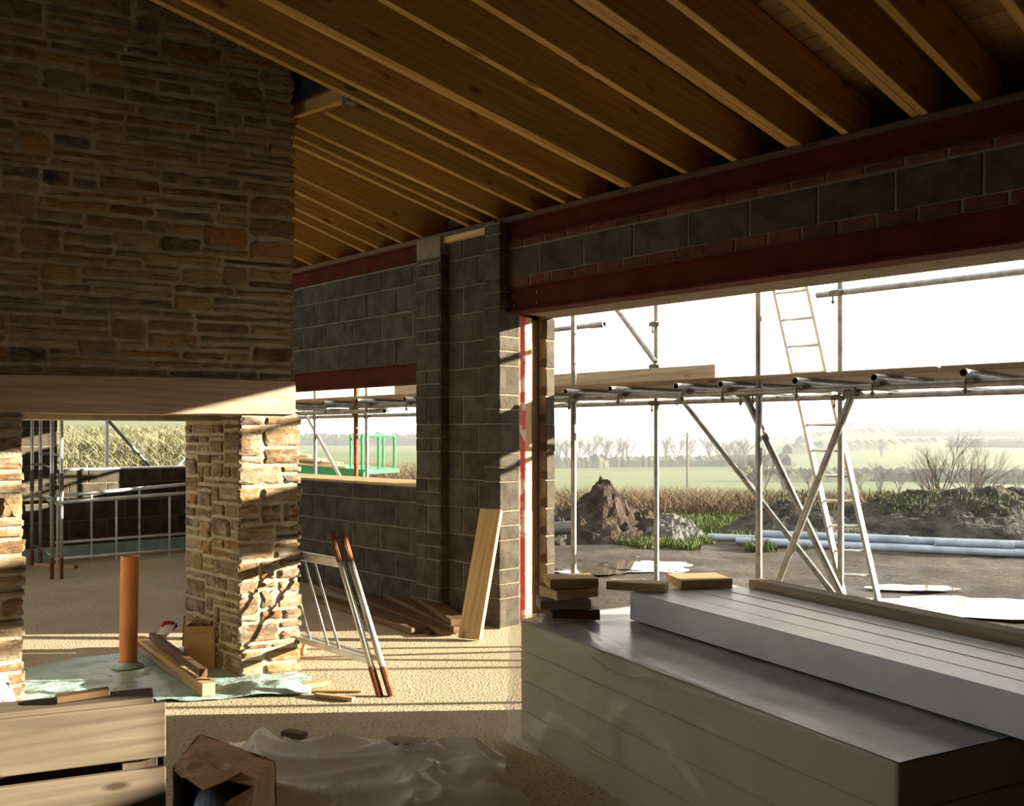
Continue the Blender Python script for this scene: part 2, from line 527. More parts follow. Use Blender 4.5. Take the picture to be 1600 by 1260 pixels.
wall_right = tag(m.build('wall_right', M['bmortar']), kind='structure')
IN = (0, -1, 0)
def lay_in(y_hi, y_lo, z0, z1, X=WX, **kw):
    lay(wall_right, kw.pop('name', 'concrete_block'), (X, y_hi, 0), IN, 0, y_hi-y_lo, z0, z1, kw.pop('mat', M['block']), **kw)
lay_in(JY-.01, OY0, 2.72, 2.94, shift=.13)
lay_in(JY-.01, OY0, 2.65, 2.715, name='brick', mat=M['brick'], bw=.215, bh=.065, j=.01)
lay_in(JY-.01, OY0, 2.95, 2.992, name='brick', mat=M['brick'], bw=.215, bh=.042, j=.01, shift=.07)
ALT = [.215, .102, .102]
lay_in(5.39, JY, .01, 3.13, X=4.908, bw=.5, pattern=ALT, shift=.01)
lay_in(5.93, 5.395, .01, 3.13, bw=.36, shift=.0)
lay_in(6.252, 5.938, .01, 2.98, X=4.908, bw=.31, pattern=[.102, .102, .215])
lay_in(9.6, 6.265, .01, SILL-.03)
lay_in(9.6, 6.265, 2.135, 2.98, shift=.2)
lay_in(OY0-.02, -.98, .01, 2.98, shift=.1)
# jamb faces that look down the wall
lay(wall_right, 'concrete_block', (4.908, JY+.008, 0), (1, 0, 0), 0, .205, .01, 3.13, M['block'], bw=.5, pattern=ALT)
lay(wall_right, 'concrete_block', (4.908, 5.938, 0), (1, 0, 0), 0, .09, .01, 3.0, M['block'], bw=.5, pattern=[.102, .102, .215])
lay(wall_right, 'concrete_block', (5.40, 5.20, 0), (1, 0, 0), 0, .10, .01, 2.44, M['block'], bw=.5)
m = MB(); m.box((4.985, 6.27, SILL-.02), (5.52, 9.19, SILL)); m.build('window_sill', M['plank'], wall_right, bevel=.003)

# red steel post, batten and cavity closer in the jamb
m = MB(); m.box((5.125, 5.225, 0), (5.20, 5.335, 2.44))
tag(m.build('steel_post', M['redpaint'], loc=(5.16, 5.28, 0), bevel=.003), 'scraped red steel post standing in the jamb of the big opening', 'post')
o = timber('jamb_batten', (5.245, 5.28, .02), (5.245, 5.28, 2.44), .07, .085, M['plank'], None, Vector((1, 0, 0)))
tag(o, 'upright pale timber batten beside the scraped red post', 'batten')
o = timber('cavity_board', (5.345, 5.30, .02), (5.345, 5.30, 2.43), .06, .10, M['darkwood'], None, Vector((1, 0, 0)))
tag(o, 'upright dark brown strip in the jamb cavity next to the outer blocks', 'board')

def ibeam(name, x0, x1, y0, y1, z0, z1, label, mat, tf=.016, tw=.02, inset=.055):
    prof = [(x0,z0),(x1,z0),(x1,z0+tf),(x0+inset+tw,z0+tf),(x0+inset+tw,z1-tf),(x1,z1-tf),(x1,z1),(x0,z1),(x0,z1-tf),(x0+inset,z1-tf),(x0+inset,z0+tf),(x0,z0+tf)]
    n = len(prof); mm = MB()
    mm.add([(a, y0, b) for a, b in prof] + [(a, y1, b) for a, b in prof],
           [tuple(range(n)), tuple(range(n, 2*n))[::-1]] + [(i, i+n, (i+1) % n + n, (i+1) % n) for i in range(n)])
    o = mm.build(name, mat, loc=((x0+x1)/2, (y0+y1)/2, z0))
    return tag(o, label, 'beam')
lint = ibeam('steel_beam', 4.985, 5.16, OY0-.1, 5.20, 2.45, 2.64, 'dark red steel beam directly over the big opening, under the block band', M['redsteel'], inset=.02)
for yy in (5.15, 4.9):
    for zz in (2.5, 2.58):
        mm = MB(); mm.tube([(5.008, yy, zz), (4.992, yy, zz)], .012, 6); mm.build('bolt', M['rust'], lint)
m = MB(); m.box((5.17, OY0, 2.452), (5.5, 5.19, 2.64))
tag(m.build('trim_lintel', M['bmortar']), kind='structure')
ibeam('steel_beam', 4.975, 5.15, -4.1, 5.32, 2.998, 3.148, 'long dark red steel beam under the rafters above the big opening', M['redsteel'], inset=.02)
ibeam('steel_beam', 4.975, 5.15, 6.2, 9.6, 2.998, 3.148, 'dark red steel beam under the rafters above the small side window', M['redsteel'], inset=.02)
ibeam('steel_beam', 4.985, 5.16, 6.27, 9.5, HEADB, 2.125, 'dark red steel lintel across the small side window', M['redsteel'], inset=.015)
tag(timber('padstone_timber', (4.99, 5.36, 3.12), (4.99, 6.18, 3.12), .09, .05, M['plank']), 'short pale timber packed between the two top steel beams', 'timber')

# return of the wall beyond the chimney with a window added to cast sun patches, and the far wall
FY = 11.8
def skew(y0, y1, z0, z1):
    f = lambda y: 5.0 + .78*(y-9.4)/2.4
    return ([(f(y0), y0), (f(y1), y1), (f(y1)+.24, y1), (f(y0)+.24, y0)], z0, z1)
m = MB()
for q in ((9.4, 12.05, 0, SILL), (9.4, 12.05, 2.0, 3.15), (9.4, 9.9, SILL, 2.0), (10.95, 12.05, SILL, 2.0)):
    m.prism(*skew(*q))
tag(m.build('wall_return', M['bmortar']), kind='structure')
XJ = at_y(91, 700, FY).x
m = MB()
m.box((-4.2, FY, 0), (-3.6, FY+.25, 3.5)); m.box((-3.6, FY, 0), (1.5, FY+.25, .1)); m.box((-3.6, FY, 3.0), (1.5, FY+.25, 3.5)); m.box((1.5, FY, 0), (XJ-.01, FY+.25, 3.5)); m.box((XJ-.01, FY, 0), (5.9, FY+.25, SILL+.0)); m.box((XJ-.01, FY, 2.45), (5.9, FY+.25, 3.5))  # the wide left opening is added, unseen, to brighten the far room
wall_far = tag(m.build('wall_far', M['bmortar']), kind='structure')
lay(wall_far, 'concrete_block', (XJ, FY, 0), (1, 0, 0), 0, 5.76-XJ, .01, SILL-.005, M['block'], shift=.1)
lay(wall_far, 'concrete_block', (1.52, FY, 0), (1, 0, 0), 0, XJ-.015-1.52, .01, 3.3, M['block'], shift=.16)
m = MB(); m.box((XJ, FY-.02, SILL), (5.9, FY+.27, SILL+.02)); m.build('window_sill', M['whitesteel'], wall_far, bevel=.003)
m = MB(); m.box((XJ-2.2, FY-.025, .0), (5.78, FY-.008, .16)); m.build('damp_course', M['teal'], wall_far)
m = MB()
for q in ((-4.2, 6.6, 0, 4.4), (6.6, 11.4, 0, .1), (6.6, 11.4, 3.2, 4.4), (11.4, 12.05, 0, 4.4)):  # unseen opening added here to bring daylight into the far room
    m.box((-4.2, q[0], q[2]), (-4.0, q[1], q[3]))
tag(m.build('wall_left', M['block']), kind='structure')
m = MB(); m.box((-4.0, -4.2, 0), (5.0, -4.0, 4.4)); tag(m.build('wall_back', M['block']), kind='structure')

# ------------------------------------------------------------------ roof: rafters, plate and boards
def pitch(Y):
    return math.radians(interp(Y, [(2, 7.7), (4, 8.0), (4.6, 9.2), (5.4, 9.9), (6.3, 13.2), (7.6, 15.2), (12, 15.5)]))
def roof_z(X, Y):
    return 3.20 + (WX - X) * math.tan(pitch(Y))
ceiling = thing('ceiling', kind='structure')
RH = .27
HOLE_Y, HOLE_X = 4.72, 3.12
def rafter(Y, x0, x1, w=.047, dz=0.0, h=RH):
    p0 = Vector((x0, Y, roof_z(x0, Y) + h/2 + dz)); p1 = Vector((x1, Y, roof_z(x1, Y) + h/2 + dz))
    return timber('rafter', p0, p1, w, h, M['rafter'], ceiling)
near = [(-3.4,1),(-2.5,1),(-1.6,1),(-.7,1),(.1,1),(.55,1),(.95,1),(1.35,1),(1.75,1),(2.02,2),(2.46,1),(2.75,2),(3.18,1),(3.55,1),(4.0,2),(4.45,1),(4.62,1)]
for Y, n in near:
    for k in range(n):
        rafter(Y + k*.05, 5.25, -3.95, .046, .004*k)
for Y in (4.96, 5.32, 5.52, 5.68, 6.28, 6.58, 6.92, 7.14, 7.62, 8.05, 8.5, 9.0):
    rafter(Y, 5.25, 3.20)
tr = timber('trimmer', (3.17, 4.66, roof_z(3.17, 4.66)+.11), (3.17, 6.3, roof_z(3.17, 6.3)+.11), .047, .20, M['rafter'], ceiling)
timber('trimmer', (3.17, 6.3, roof_z(3.17, 6.3)+.11), (3.17, 9.2, roof_z(3.17, 9.2)+.11), .047, .20, M['rafter'], ceiling)
m = MB(); zc = roof_z(3.2, 4.72)
m.box((3.14, 4.645, zc-.006), (3.20, 4.70, zc+.0)); m.box((3.197, 4.645, zc-.006), (3.203, 4.72, zc+.11)); m.box((3.137, 4.645, zc-.006), (3.143, 4.72, zc+.11))
m.build('joist_hanger', M['galv'], ceiling)
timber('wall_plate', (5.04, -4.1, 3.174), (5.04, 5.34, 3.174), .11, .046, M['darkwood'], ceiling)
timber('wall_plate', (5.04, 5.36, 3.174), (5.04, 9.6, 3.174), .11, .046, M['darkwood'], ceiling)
bw = .145
x = 5.75
while x > -4.2:
    xa, xb = x, x - bw + .006
    segs = [(-4.25, 12.2, 0)] if x - bw/2 > HOLE_X else [(-4.25, HOLE_Y, 0), (HOLE_Y, 12.2, .36)]
    for (ya, yb, dz) in segs:
        ys = [ya] + [y for y in (2, 4, 4.6, 5.4, 6.3, 7.6) if ya < y < yb] + [yb]
        m = MB(); vs = []
        for y in ys:
            for (xx, t) in ((xa, 0), (xb, 0), (xb, .018), (xa, .018)):
                vs.append((xx, y, roof_z(xx, y) + RH + .012 + dz + t))
        n = len(ys); fs = [(0,1,2,3), tuple((n-1)*4+k for k in (3,2,1,0))]
        for i in range(n-1):
            for k in range(4):
                k2 = (k+1) % 4; fs.append((i*4+k, (i+1)*4+k, (i+1)*4+k2, i*4+k2))
        m.add(vs, fs)
        m.build('board', M['board'], ceiling)
    x -= bw
m = MB()
ysr = [-4.3, 2, 4, 4.6, 5.4, 6.3, 7.6, 12.3]
for dz, ya, yb, xa, xb in ((.0, -4.3, HOLE_Y, 5.8, -4.3), (.0, HOLE_Y, 12.3, 5.8, HOLE_X-.1), (.36, HOLE_Y, 12.3, HOLE_X+.02, -4.3)):
    ys = [ya] + [y for y in ysr if ya < y < yb] + [yb]
    vs = []
    for y in ys:
        for xx in (xa, xb):
            vs.append((xx, y, roof_z(xx, y) + RH + .035 + dz))
    m.add(vs, [(2*i, 2*i+1, 2*i+3, 2*i+2) for i in range(len(ys)-1)])
# upstands of the raised piece round the chimney, eaves and verges
vs = []
for xx in (HOLE_X+.02, -4.3):
    vs += [(xx, HOLE_Y, roof_z(xx, HOLE_Y)+.1), (xx, HOLE_Y, roof_z(xx, HOLE_Y)+RH+.4)]
m.add(vs, [(0,1,3,2)])
vs = []
yl = [HOLE_Y, 5.4, 6.3, 7.6, 12.3]
for y in yl: vs += [(HOLE_X, y, roof_z(HOLE_X, y)+.1), (HOLE_X, y, roof_z(HOLE_X, y)+RH+.4)]
m.add(vs, [(2*i, 2*i+1, 2*i+3, 2*i+2) for i in range(len(yl)-1)])
m.box((5.45, -4.3, 3.1), (5.5, 12.3, 3.5))
m.build('roof_light_seal', M['black'], ceiling)  # unseen black sheet added to block light through the board gaps

# ================================================================== CHIMNEY
CAZ = math.radians(106.6)
U = Vector((math.sin(CAZ), math.cos(CAZ), 0))
CR = Vector((3.12, 5.16, 0))
def s_at(px):
    k = (px - CX) / FPX
    w = RGT - FWD * k
    return w.dot(CR) / w.dot(U)
S1, S2, SE = s_at(374), s_at(37), s_at(-200)
DEP = Vector((0, .78, 0))
ZL0, ZL1, ZTOP = 1.622, 1.842, 4.5
chimney = thing('stone_chimney', 'broad brown rubble stone chimney wall standing on two stone piers', 'chimney', CR)
def cpt(s, d=0.0): return CR - U*s + DEP.normalized()*d
def slab(name, s0, s1, z0, z1, d0=0.0, d1=.78, mat=None, parent=chimney):
    a, b, c, d = cpt(s0, d0), cpt(s1, d0), cpt(s1, d1), cpt(s0, d1)
    mm = MB(); mm.prism([a.to_2d()[:], b.to_2d()[:], c.to_2d()[:], d.to_2d()[:]], z0, z1)
    return mm.build(name, mat or M['mortar'], parent)
SB = s_at(459)
breast = slab('breast', SB+.02, SE, ZL1, ZTOP)
slab('back_lintel', SB+.01, SE, ZL0-.03, ZL1, .30, .78)
pier_r = slab('pier', .02, S1-.015, 0, ZL0+.01)
pier_l = slab('pier', S2+.01, SE, 0, ZL0+.01)

def stone_mesh(w, h, seed, mat):
    rr = random.Random(seed)
    n_x = max(2, min(5, int(w/.07))); n_z = 2 if h > .07 else 1
    g = .0105
    x0, x1, z0, z1 = -w/2+g, w/2-g, -h/2+g, h/2-g
    out = []
    def jx(): return rr.uniform(-1, 1)
    cut = min(.42*h, .3*w)
    c = [rr.uniform(.12, .8)*cut if rr.random() < .8 else .1*cut for _ in range(8)]
    out.append((x0+c[0], z0))
    for k in range(1, n_x): out.append((lerp(x0, x1, k/n_x)+jx()*.01, z0+max(0, jx())*.012))
    out += [(x1-c[1], z0), (x1, z0+c[2]*.7)]
    if n_z == 2: out.append((x1-max(0, jx())*.012, jx()*.12*h))
    out += [(x1, z1-c[3]*.7), (x1-c[4], z1)]
    for k in range(1, n_x): out.append((lerp(x1, x0, k/n_x)+jx()*.01, z1-max(0, jx())*.012))
    out += [(x0+c[5], z1), (x0, z1-c[6]*.7)]
    if n_z == 2: out.append((x0+max(0, jx())*.012, jx()*.12*h))
    out.append((x0, z0+c[7]*.7))
    if w > .16 and h > .055 and rr.random() < .5:      # a slanting stone
        t = rr.uniform(-.16, .16)*min(1, h/.1)
        out = [(x + t*z, max(z0, min(z1, z + .05*t*x))) for x, z in out]
    n = len(out)
    pr = rr.uniform(.006, .018)
    tx, tz = rr.uniform(-.05, .05), rr.uniform(-.08, .08)
    ins = min(.22*h, .016)
    vs = [(x, .06, z) for x, z in out]
    vs += [(x, -pr*.5 + rr.uniform(-.003, .003), z) for x, z in out]
    for x, z in out:
        r2 = math.hypot(x, z) + 1e-6
        fx = x - math.copysign(min(abs(x), ins*rr.uniform(.6, 1.2)), x)
        fz = z - math.copysign(min(abs(z), ins*rr.uniform(.5, 1.0)), z)
        vs.append((fx, -pr + rr.uniform(-.003, .003) + tx*fx + tz*fz, fz))
    vs.append((jx()*.15*w, -pr-rr.uniform(-.003, .005), jx()*.12*h))
    fs = []
    for k in range(n):
        k2 = (k+1) % n
        fs += [(k, k2, n+k2, n+k), (n+k, n+k2, 2*n+k2, 2*n+k), (2*n+k, 2*n+k2, 3*n)]
    me = bpy.data.meshes.new('stone')
    me.from_pydata(vs, [], fs)
    me.materials.append(mat)
    return me

def pack(L, H, rr, wmin, wmax, hs):
    seg = [[0.0, L, 0.0]]; out = []
    for _ in range(4000):
        k = min(range(len(seg)), key=lambda i: (round(seg[i][2], 4), seg[i][0]))
        x0, x1, y = seg[k]
        if y >= H - .012: break
        lft = seg[k-1][2] if k > 0 else 9; rgt = seg[k+1][2] if k+1 < len(seg) else 9
        av = x1 - x0
        w = rr.uniform(wmin, wmax) * (rr.uniform(.5, 1) if rr.random() < .5 else 1)
        h = rr.choice(hs)
        if h > .1: w = min(w, h*rr.uniform(1.3, 3.2))
        if av - w < wmin*.9: w = av if av < wmax*1.15 else av/2
        nb = min(lft, rgt)
        if w >= av-1e-6 and nb < 9 and abs(y+h-nb) < .035: h = nb - y
        elif lft < 9 and abs(y+h-lft) < .02: h = lft - y
        if y + h > H - .03: h = H - y
        if h < .018: h = .018
        out.append((x0, x0+w, y, y+h))
        new = [[x0, x0+w, y+h]]
        if av - w > 1e-6: new.append([x0+w, x1, y])
        seg[k:k+1] = new
        i = 0
        while i < len(seg)-1:
            if abs(seg[i][2]-seg[i+1][2]) < .006:
                seg[i] = [seg[i][0], seg[i+1][1], max(seg[i][2], seg[i+1][2])]; del seg[i+1]
            else: i += 1
    return out
SEED = [100]; NST = [0]
def rubble(parent, origin, udir, L, H, seed, wmin=.13, wmax=.46, hs=(.045,.055,.065,.075,.085,.1,.12,.15), over=(.0, .022), zb=0.0, mat=None):
    rr = random.Random(seed); q = frame_quat(udir); udir = Vector(udir)
    for (a, b, c, d) in pack(L, H, rr, wmin, wmax, hs):
        if b > L-.01: b += rr.uniform(*over)
        if a < .01: a -= rr.uniform(*over)
        SEED[0] += 1
        p = Vector(origin) + udir*((a+b)/2) + Vector((0, 0, zb+(c+d)/2))
        NST[0] += 1
        place('stone', stone_mesh(b-a, d-c, SEED[0], mat or M['stone']), parent, p, q)
rubble(breast, cpt(SE-.0), U, SE-SB, ZTOP-.25-ZL1, 11, zb=ZL1, wmin=.16, wmax=.56, hs=(.046,.052,.056,.06,.066,.074,.085,.105,.135))
rubble(pier_r, cpt(S1), U, S1, ZL0, 21, wmin=.12, wmax=.30, hs=(.042,.05,.06,.075,.09,.11,.13), mat=M['buffstone'])
rubble(pier_l, cpt(SE), U, SE-S2, ZL0, 31, wmin=.12, wmax=.34, hs=(.042,.05,.06,.075,.09,.11,.13), mat=M['buffstone'])
pin = cpt(S1-.015)
rubble(pier_r, Vector((pin.x, pin.y+.78, 0)), (0, -1, 0), .78, ZL0, 41, wmin=.12, wmax=.34, hs=(.042,.05,.06,.075,.09,.11,.13), mat=M['buffstone'], over=(0, 0))
pout = cpt(SE)
m = MB(); m.box((pout.x-.07, pout.y-.0, 0), (pout.x, pout.y+.78, ZTOP)); ret = m.build('end_return', M['mortar'], chimney)
rubble(ret, Vector((pout.x-.07, pout.y+.78, 0)), (0, -1, 0), .78, ZTOP-.3, 61, wmin=.16, wmax=.5, hs=(.06,.075,.09,.11,.14))
# hewn oak lintel
def rough_beam(name, p0, p1, w, h, mat, parent, amp=.008, nx=26, seed=0):
    p0, p1 = Vector(p0), Vector(p1); L = (p1-p0).length
    ring = [(-.5,-.5),(-.17,-.5),(.17,-.5),(.5,-.5),(.5,-.17),(.5,.17),(.5,.5),(.17,.5),(-.17,.5),(-.5,.5),(-.5,.17),(-.5,-.17)]
    vs = []
    for i in range(nx+1):
        for a, b in ring:
            x = (i/nx-.5)*L
            q = Vector((x*1.3+seed, a*1.1, b*1.1)); q2 = q*4.1
            k = .96 if (abs(a) == .5 and abs(b) == .5) else 1
            vs.append((x, a*w*k + amp*noise.noise(q)+amp*.5*noise.noise(q2), b*h*k + amp*noise.noise(q+Vector((9,3,1)))+amp*.4*noise.noise(q2)))
    n = len(ring)
    fs = [tuple(range(n))[::-1], tuple(nx*n+k for k in range(n))]
    for i in range(nx):
        for k in range(n):
            k2 = (k+1) % n; fs.append((i*n+k, i*n+k2, (i+1)*n+k2, (i+1)*n+k))
    me = bpy.data.meshes.new(name); me.from_pydata(vs, [], fs); me.materials.append(mat)
    return place(name, me, parent, (p0+p1)/2, frame_quat(p1-p0))
zz = (ZL0+ZL1)/2
nrm = Vector((U.y, -U.x, 0))
if nrm.dot(FWD) > 0: nrm = -nrm
off = nrm*(.035-.15)
rough_beam('oak_lintel', cpt(SE)+off+Vector((0,0,zz)), cpt(SB-.002)+off+Vector((0,0,zz)), .30, ZL1-ZL0-.004, M['oak'], chimney, .009)


# ================================================================== THINGS INDOORS
ZU = Vector((0, 0, 1))
# ------------------------------------------------------------------ insulation by the opening
SAZ = math.radians(16.7)
SD = -Vector((math.sin(SAZ), math.cos(SAZ), 0))        # along the pack, towards the camera
SW = Vector((math.cos(SAZ), -math.sin(SAZ), 0))        # across the pack, towards the opening
PL = Vector((3.21, 3.27, 0))
PLEN, PWID, PHT = 2.26, 1.2, .585
def sp(t, w, z): return PL + SD*t + SW*w + ZU*z
pack_t = thing('insulation_pack', 'low wide pack of cream foam boards wrapped in clear plastic on the floor', 'insulation pack', PL)
nb = 4; bh = PHT/nb
for k in range(nb):
    d0 = RND.uniform(0, .012)
    c = sp(PLEN/2, PWID/2, bh*(k+.5))
    me = box_mesh('foam_board', PLEN-.01, PWID-d0, bh-.004, M['foam2'], .004)
    place('foam_board', me, pack_t, c, frame_quat(SD))
m = MB()
def topf(u, v):
    p = sp(lerp(.0, PLEN, u), lerp(0, PWID, v), PHT + .006 + .004*noise.noise(Vector((u*9, v*7, 3))))
    return p
m.grid(40, 16, topf)
m.build('facing_film', M['foil'], pack_t, smooth=True)
m = MB()
def wrapf(u, v):
    s = lerp(-.95, PLEN-.01, u)                             # round the far left corner and along the front
    zz = lerp(.0, 1.22, v)
    n1 = noise.noise(Vector((s*2.6, zz*3.1, 1.7))); n2 = noise.noise(Vector((s*7+zz*6, zz*5, 4.1)))
    n3 = abs(noise.noise(Vector((s*4+zz*9, zz*2, 8.3))))
    n4 = max(0, 1-abs(noise.noise(Vector((s*1.6+zz*1.9, zz*1.2-s*.6, 2.2))))*6)
    bul = .010 + .02*max(0, n1) + .006*n2 + .034*n4**1.5 + .012*n3
    bul += .085*math.exp(-((s+.10)/.24)**2)*(1-.3*zz)*(.7+.6*noise.noise(Vector((zz*5, s*3, 1))))
    if s > .9: bul *= max(.25, 1-(s-.9)*1.1)
    bul = max(.007, bul)
    if zz <= 1:
        z = zz*PHT
        if s < 0: return sp(-bul, -s*.85 - .0, z)
        return sp(s - min(.04, bul)*math.exp(-s*6), -bul, z)
    over = (zz-1)*1.6
    z = PHT + .012 + .25*bul
    if s < 0: return sp(over*(.8), -s*.85, z)
    return sp(s+.0, over*.5*max(0, 1-s*.6), z)
m.grid(190, 80, wrapf)
m.build('plastic_wrap', M['film'], pack_t, smooth=True)

S_lab = ['frontmost of the long white foam strips lying on the wrapped pack', 'second white foam strip from the room on the wrapped pack',
         'third white foam strip from the room on the wrapped pack', 'rearmost white foam strip on the pack, next to the brown plank']
for k in range(4):
    me = box_mesh('foam_strip', 2.3-.02*k, .143, .135, M['foam'], .004, .0015, k)
    o = place('foam_strip', me, None, sp(.28+1.15+.015*k, .46+.0735+.147*k, PHT+.012+.0675), frame_quat(SD))
    tag(o, S_lab[k], 'insulation', 'foam strips on the wrapped pack')
a = sp(.45, 1.115, PHT+.10); b = sp(3.0, 1.115, PHT+.10)
tag(timber('long_plank', a, b, .10, .175, M['oldwood']), 'long brown plank on edge behind the white foam strips', 'plank')
ztop = PHT + .012
def offcut(p, rot, l, w, h, mat, label, cat='offcut', group='timber offcuts on the insulation', name='timber_offcut', tilt=0.0):
    me = box_mesh(name, l, w, h, mat, .003, .0015, int(l*1000))
    q = Quaternion((0, 0, 1), math.radians(rot)) @ Quaternion((1, 0, 0), math.radians(tilt))
    o = place(name, me, None, p + ZU*(h/2+.001), q)
    return tag(o, label, cat, group)
bp = at_z(893, 966, ztop)
offcut(Vector((bp.x, bp.y, ztop)), -32, .24, .17, .05, M['darkwood'], 'lowest dark timber offcut of the pile on the wrapped pack')
offcut(Vector((bp.x-.03, bp.y+.03, ztop+.054)), -38, .25, .17, .046, M['oldwood'], 'second offcut from the bottom of the pile of four')
offcut(Vector((bp.x+.0, bp.y+.02, ztop+.106)), -14, .24, .17, .046, M['plank'], 'third offcut up in the pile, turned askew', tilt=2)
offcut(Vector((bp.x+.005, bp.y+.01, ztop+.158)), -36, .24, .18, .046, M['plank'], 'topmost pale offcut of the pile of four')
z2 = PHT + .012 + .137
offcut(at_z(996, 922, z2), -64, .29, .105, .042, M['plank'], 'narrow pale offcut lying alone on the foam strips beside the pile')
offcut(at_z(1092, 915, z2), -34, .27, .22, .045, M['plank'], 'broad square offcut on the foam strips near the long plank')
offcut(at_z(1030, 917, z2), -30, .055, .035, .025, M['lime'], 'small bright green plastic piece between the offcuts', 'plastic piece', None, 'plastic_packer')

# ------------------------------------------------------------------ leaning plank by the column
b0 = at_z(734, 1001, 0); t0 = at_x(768, 797, 4.845)
ax = (t0-b0).normalized()
nrm2 = Vector((-.92, -.40, 0)); nrm2 = (nrm2 - ax*nrm2.dot(ax)).normalized()
o = timber('leaning_plank', b0+ZU*.012+Vector((.0,.0,0)), t0, .175, .045, M['plank'], None, nrm2)
tag(o, 'pale thick plank leaning upright against the sunlit block column', 'plank')

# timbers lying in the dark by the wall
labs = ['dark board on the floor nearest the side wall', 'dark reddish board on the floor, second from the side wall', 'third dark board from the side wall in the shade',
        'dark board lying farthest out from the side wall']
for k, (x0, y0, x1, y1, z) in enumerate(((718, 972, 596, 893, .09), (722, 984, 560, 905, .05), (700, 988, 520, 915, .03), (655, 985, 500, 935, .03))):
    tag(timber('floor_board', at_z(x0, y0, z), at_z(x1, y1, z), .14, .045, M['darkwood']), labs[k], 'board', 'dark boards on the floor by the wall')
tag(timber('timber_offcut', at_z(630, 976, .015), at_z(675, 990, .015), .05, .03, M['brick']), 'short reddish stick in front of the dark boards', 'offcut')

# ------------------------------------------------------------------ steel trestle beside the chimney
trestle = thing('builders_trestle', 'grey tubular builders trestle with rusty legs leaning beside the right pier', 'trestle', at_z(602, 1088))
for k, (bx, tx, X0) in enumerate(((594, 519, 0), (612, 535, .02))):
    p0 = at_z(bx, 1089); p1 = at_x(tx, 834, p0.x - .02)
    def on(t): return p0.lerp(p1, t)
    w = Vector((0.02, 1, 0)).normalized()*1.05
    for side in (0, 1):
        o_ = w*side
        m = MB(); m.tube([on(.0)+o_, on(.17)+o_], .021, 10); m.build('rusty_foot', M['rust'], trestle, smooth=False)
        m = MB(); m.tube([on(.16)+o_, on(.84)+o_], .019, 10); m.build('leg', M['alu'], trestle, smooth=True)
        m = MB(); m.pipe(on(.82)+o_, on(1)+o_, .0215, .004, 10); m.build('rusty_top', M['rust'], trestle)
    if k == 0:
        m = MB(); m.box((-.5, -.03, -.012), (.5, .03, .012))
        timber('rail', on(.81), on(.81)+w, .03, .055, M['alu'], trestle, bevel=.004)
        timber('rail', on(.21), on(.21)+w, .03, .04, M['alu'], trestle, bevel=.004)
        for f in (.30, .42, .62, .74):
            m = MB(); m.tube([on(.22)+w*f, on(.80)+w*f], .008, 8); m.build('bar', M['galv'], trestle, smooth=True)
    else:
        timber('rail', on(.22), on(.22)+w, .02, .03, M['alu'], trestle, bevel=.004)

# ------------------------------------------------------------------ scraps on the sunlit floor
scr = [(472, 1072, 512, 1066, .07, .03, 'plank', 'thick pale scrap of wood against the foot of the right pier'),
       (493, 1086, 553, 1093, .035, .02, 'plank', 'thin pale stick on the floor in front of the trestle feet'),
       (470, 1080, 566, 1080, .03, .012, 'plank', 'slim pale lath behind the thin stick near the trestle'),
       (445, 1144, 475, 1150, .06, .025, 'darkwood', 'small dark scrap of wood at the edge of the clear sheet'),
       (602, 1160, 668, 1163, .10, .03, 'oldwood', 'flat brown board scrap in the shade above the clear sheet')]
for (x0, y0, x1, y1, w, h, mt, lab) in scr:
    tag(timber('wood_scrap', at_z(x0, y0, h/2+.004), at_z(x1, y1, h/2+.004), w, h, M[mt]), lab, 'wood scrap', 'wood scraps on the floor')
m = MB(); pa = at_z(474, 998); pb = at_z(478, 1025)
m.pipe(at_z(472, 1024, .012), at_z(482, 1020, .012)+ZU*.14, .018, .003, 12)
tag(m.build('clay_tube', M['orange'], loc=at_z(474, 1024)), 'short orange tube leaning at the back of the right pier', 'tube')

# ------------------------------------------------------------------ hearth: membrane, pipe, timbers, box, saw
top_e = [(20, 1052), (120, 1030), (210, 1022), (300, 1012), (372, 1034), (430, 1050), (486, 1062)]
bot_e = [(20, 1110), (120, 1103), (210, 1098), (300, 1098), (372, 1093), (430, 1090), (486, 1086)]
m = MB()
def memf(u, v):
    px = lerp(20, 486, u)
    py = lerp(interp(px, top_e), interp(px, bot_e), v)
    p = at_z(px, py)
    n1 = noise.noise(Vector((p.x*7, p.y*9, 0))); n2 = noise.noise(Vector((p.x*2+p.y*14, p.y*3, 5)))
    curl = math.exp(-((px-440)/34)**2)*math.exp(-((v-.72)/.2)**2)*.05 + math.exp(-((px-392)/22)**2)*math.exp(-((v-.8)/.15)**2)*.03
    p.z = .006 + .012*max(0, n1) + .018*abs(n2) + curl
    return p
m.grid(110, 34, memf)
o = m.build('membrane_sheet', M['teal'], smooth=True, loc=at_z(250, 1060), solid=.002)
tag(o, 'crumpled blue green plastic membrane spread on the hearth floor', 'plastic sheet')

pb = at_z(200, 1046, .0)
pt = pb + ZU*.725 + RGT*.012
pipe = thing('drain_pipe', 'upright orange drain pipe sticking up from the hearth floor', 'pipe', pb)
m = MB(); m.pipe(pb+ZU*.0, pt, .055, .005, 28); m.build('tube', M['orange'], pipe, smooth=False)
m = MB()
m.tube([pb+ZU*.02, pb+ZU*.035, pb+ZU*.05], .06, 20, caps=False, radii=[.10, .068, .058]); m.build('membrane_collar', M['teal'], pipe, smooth=True)

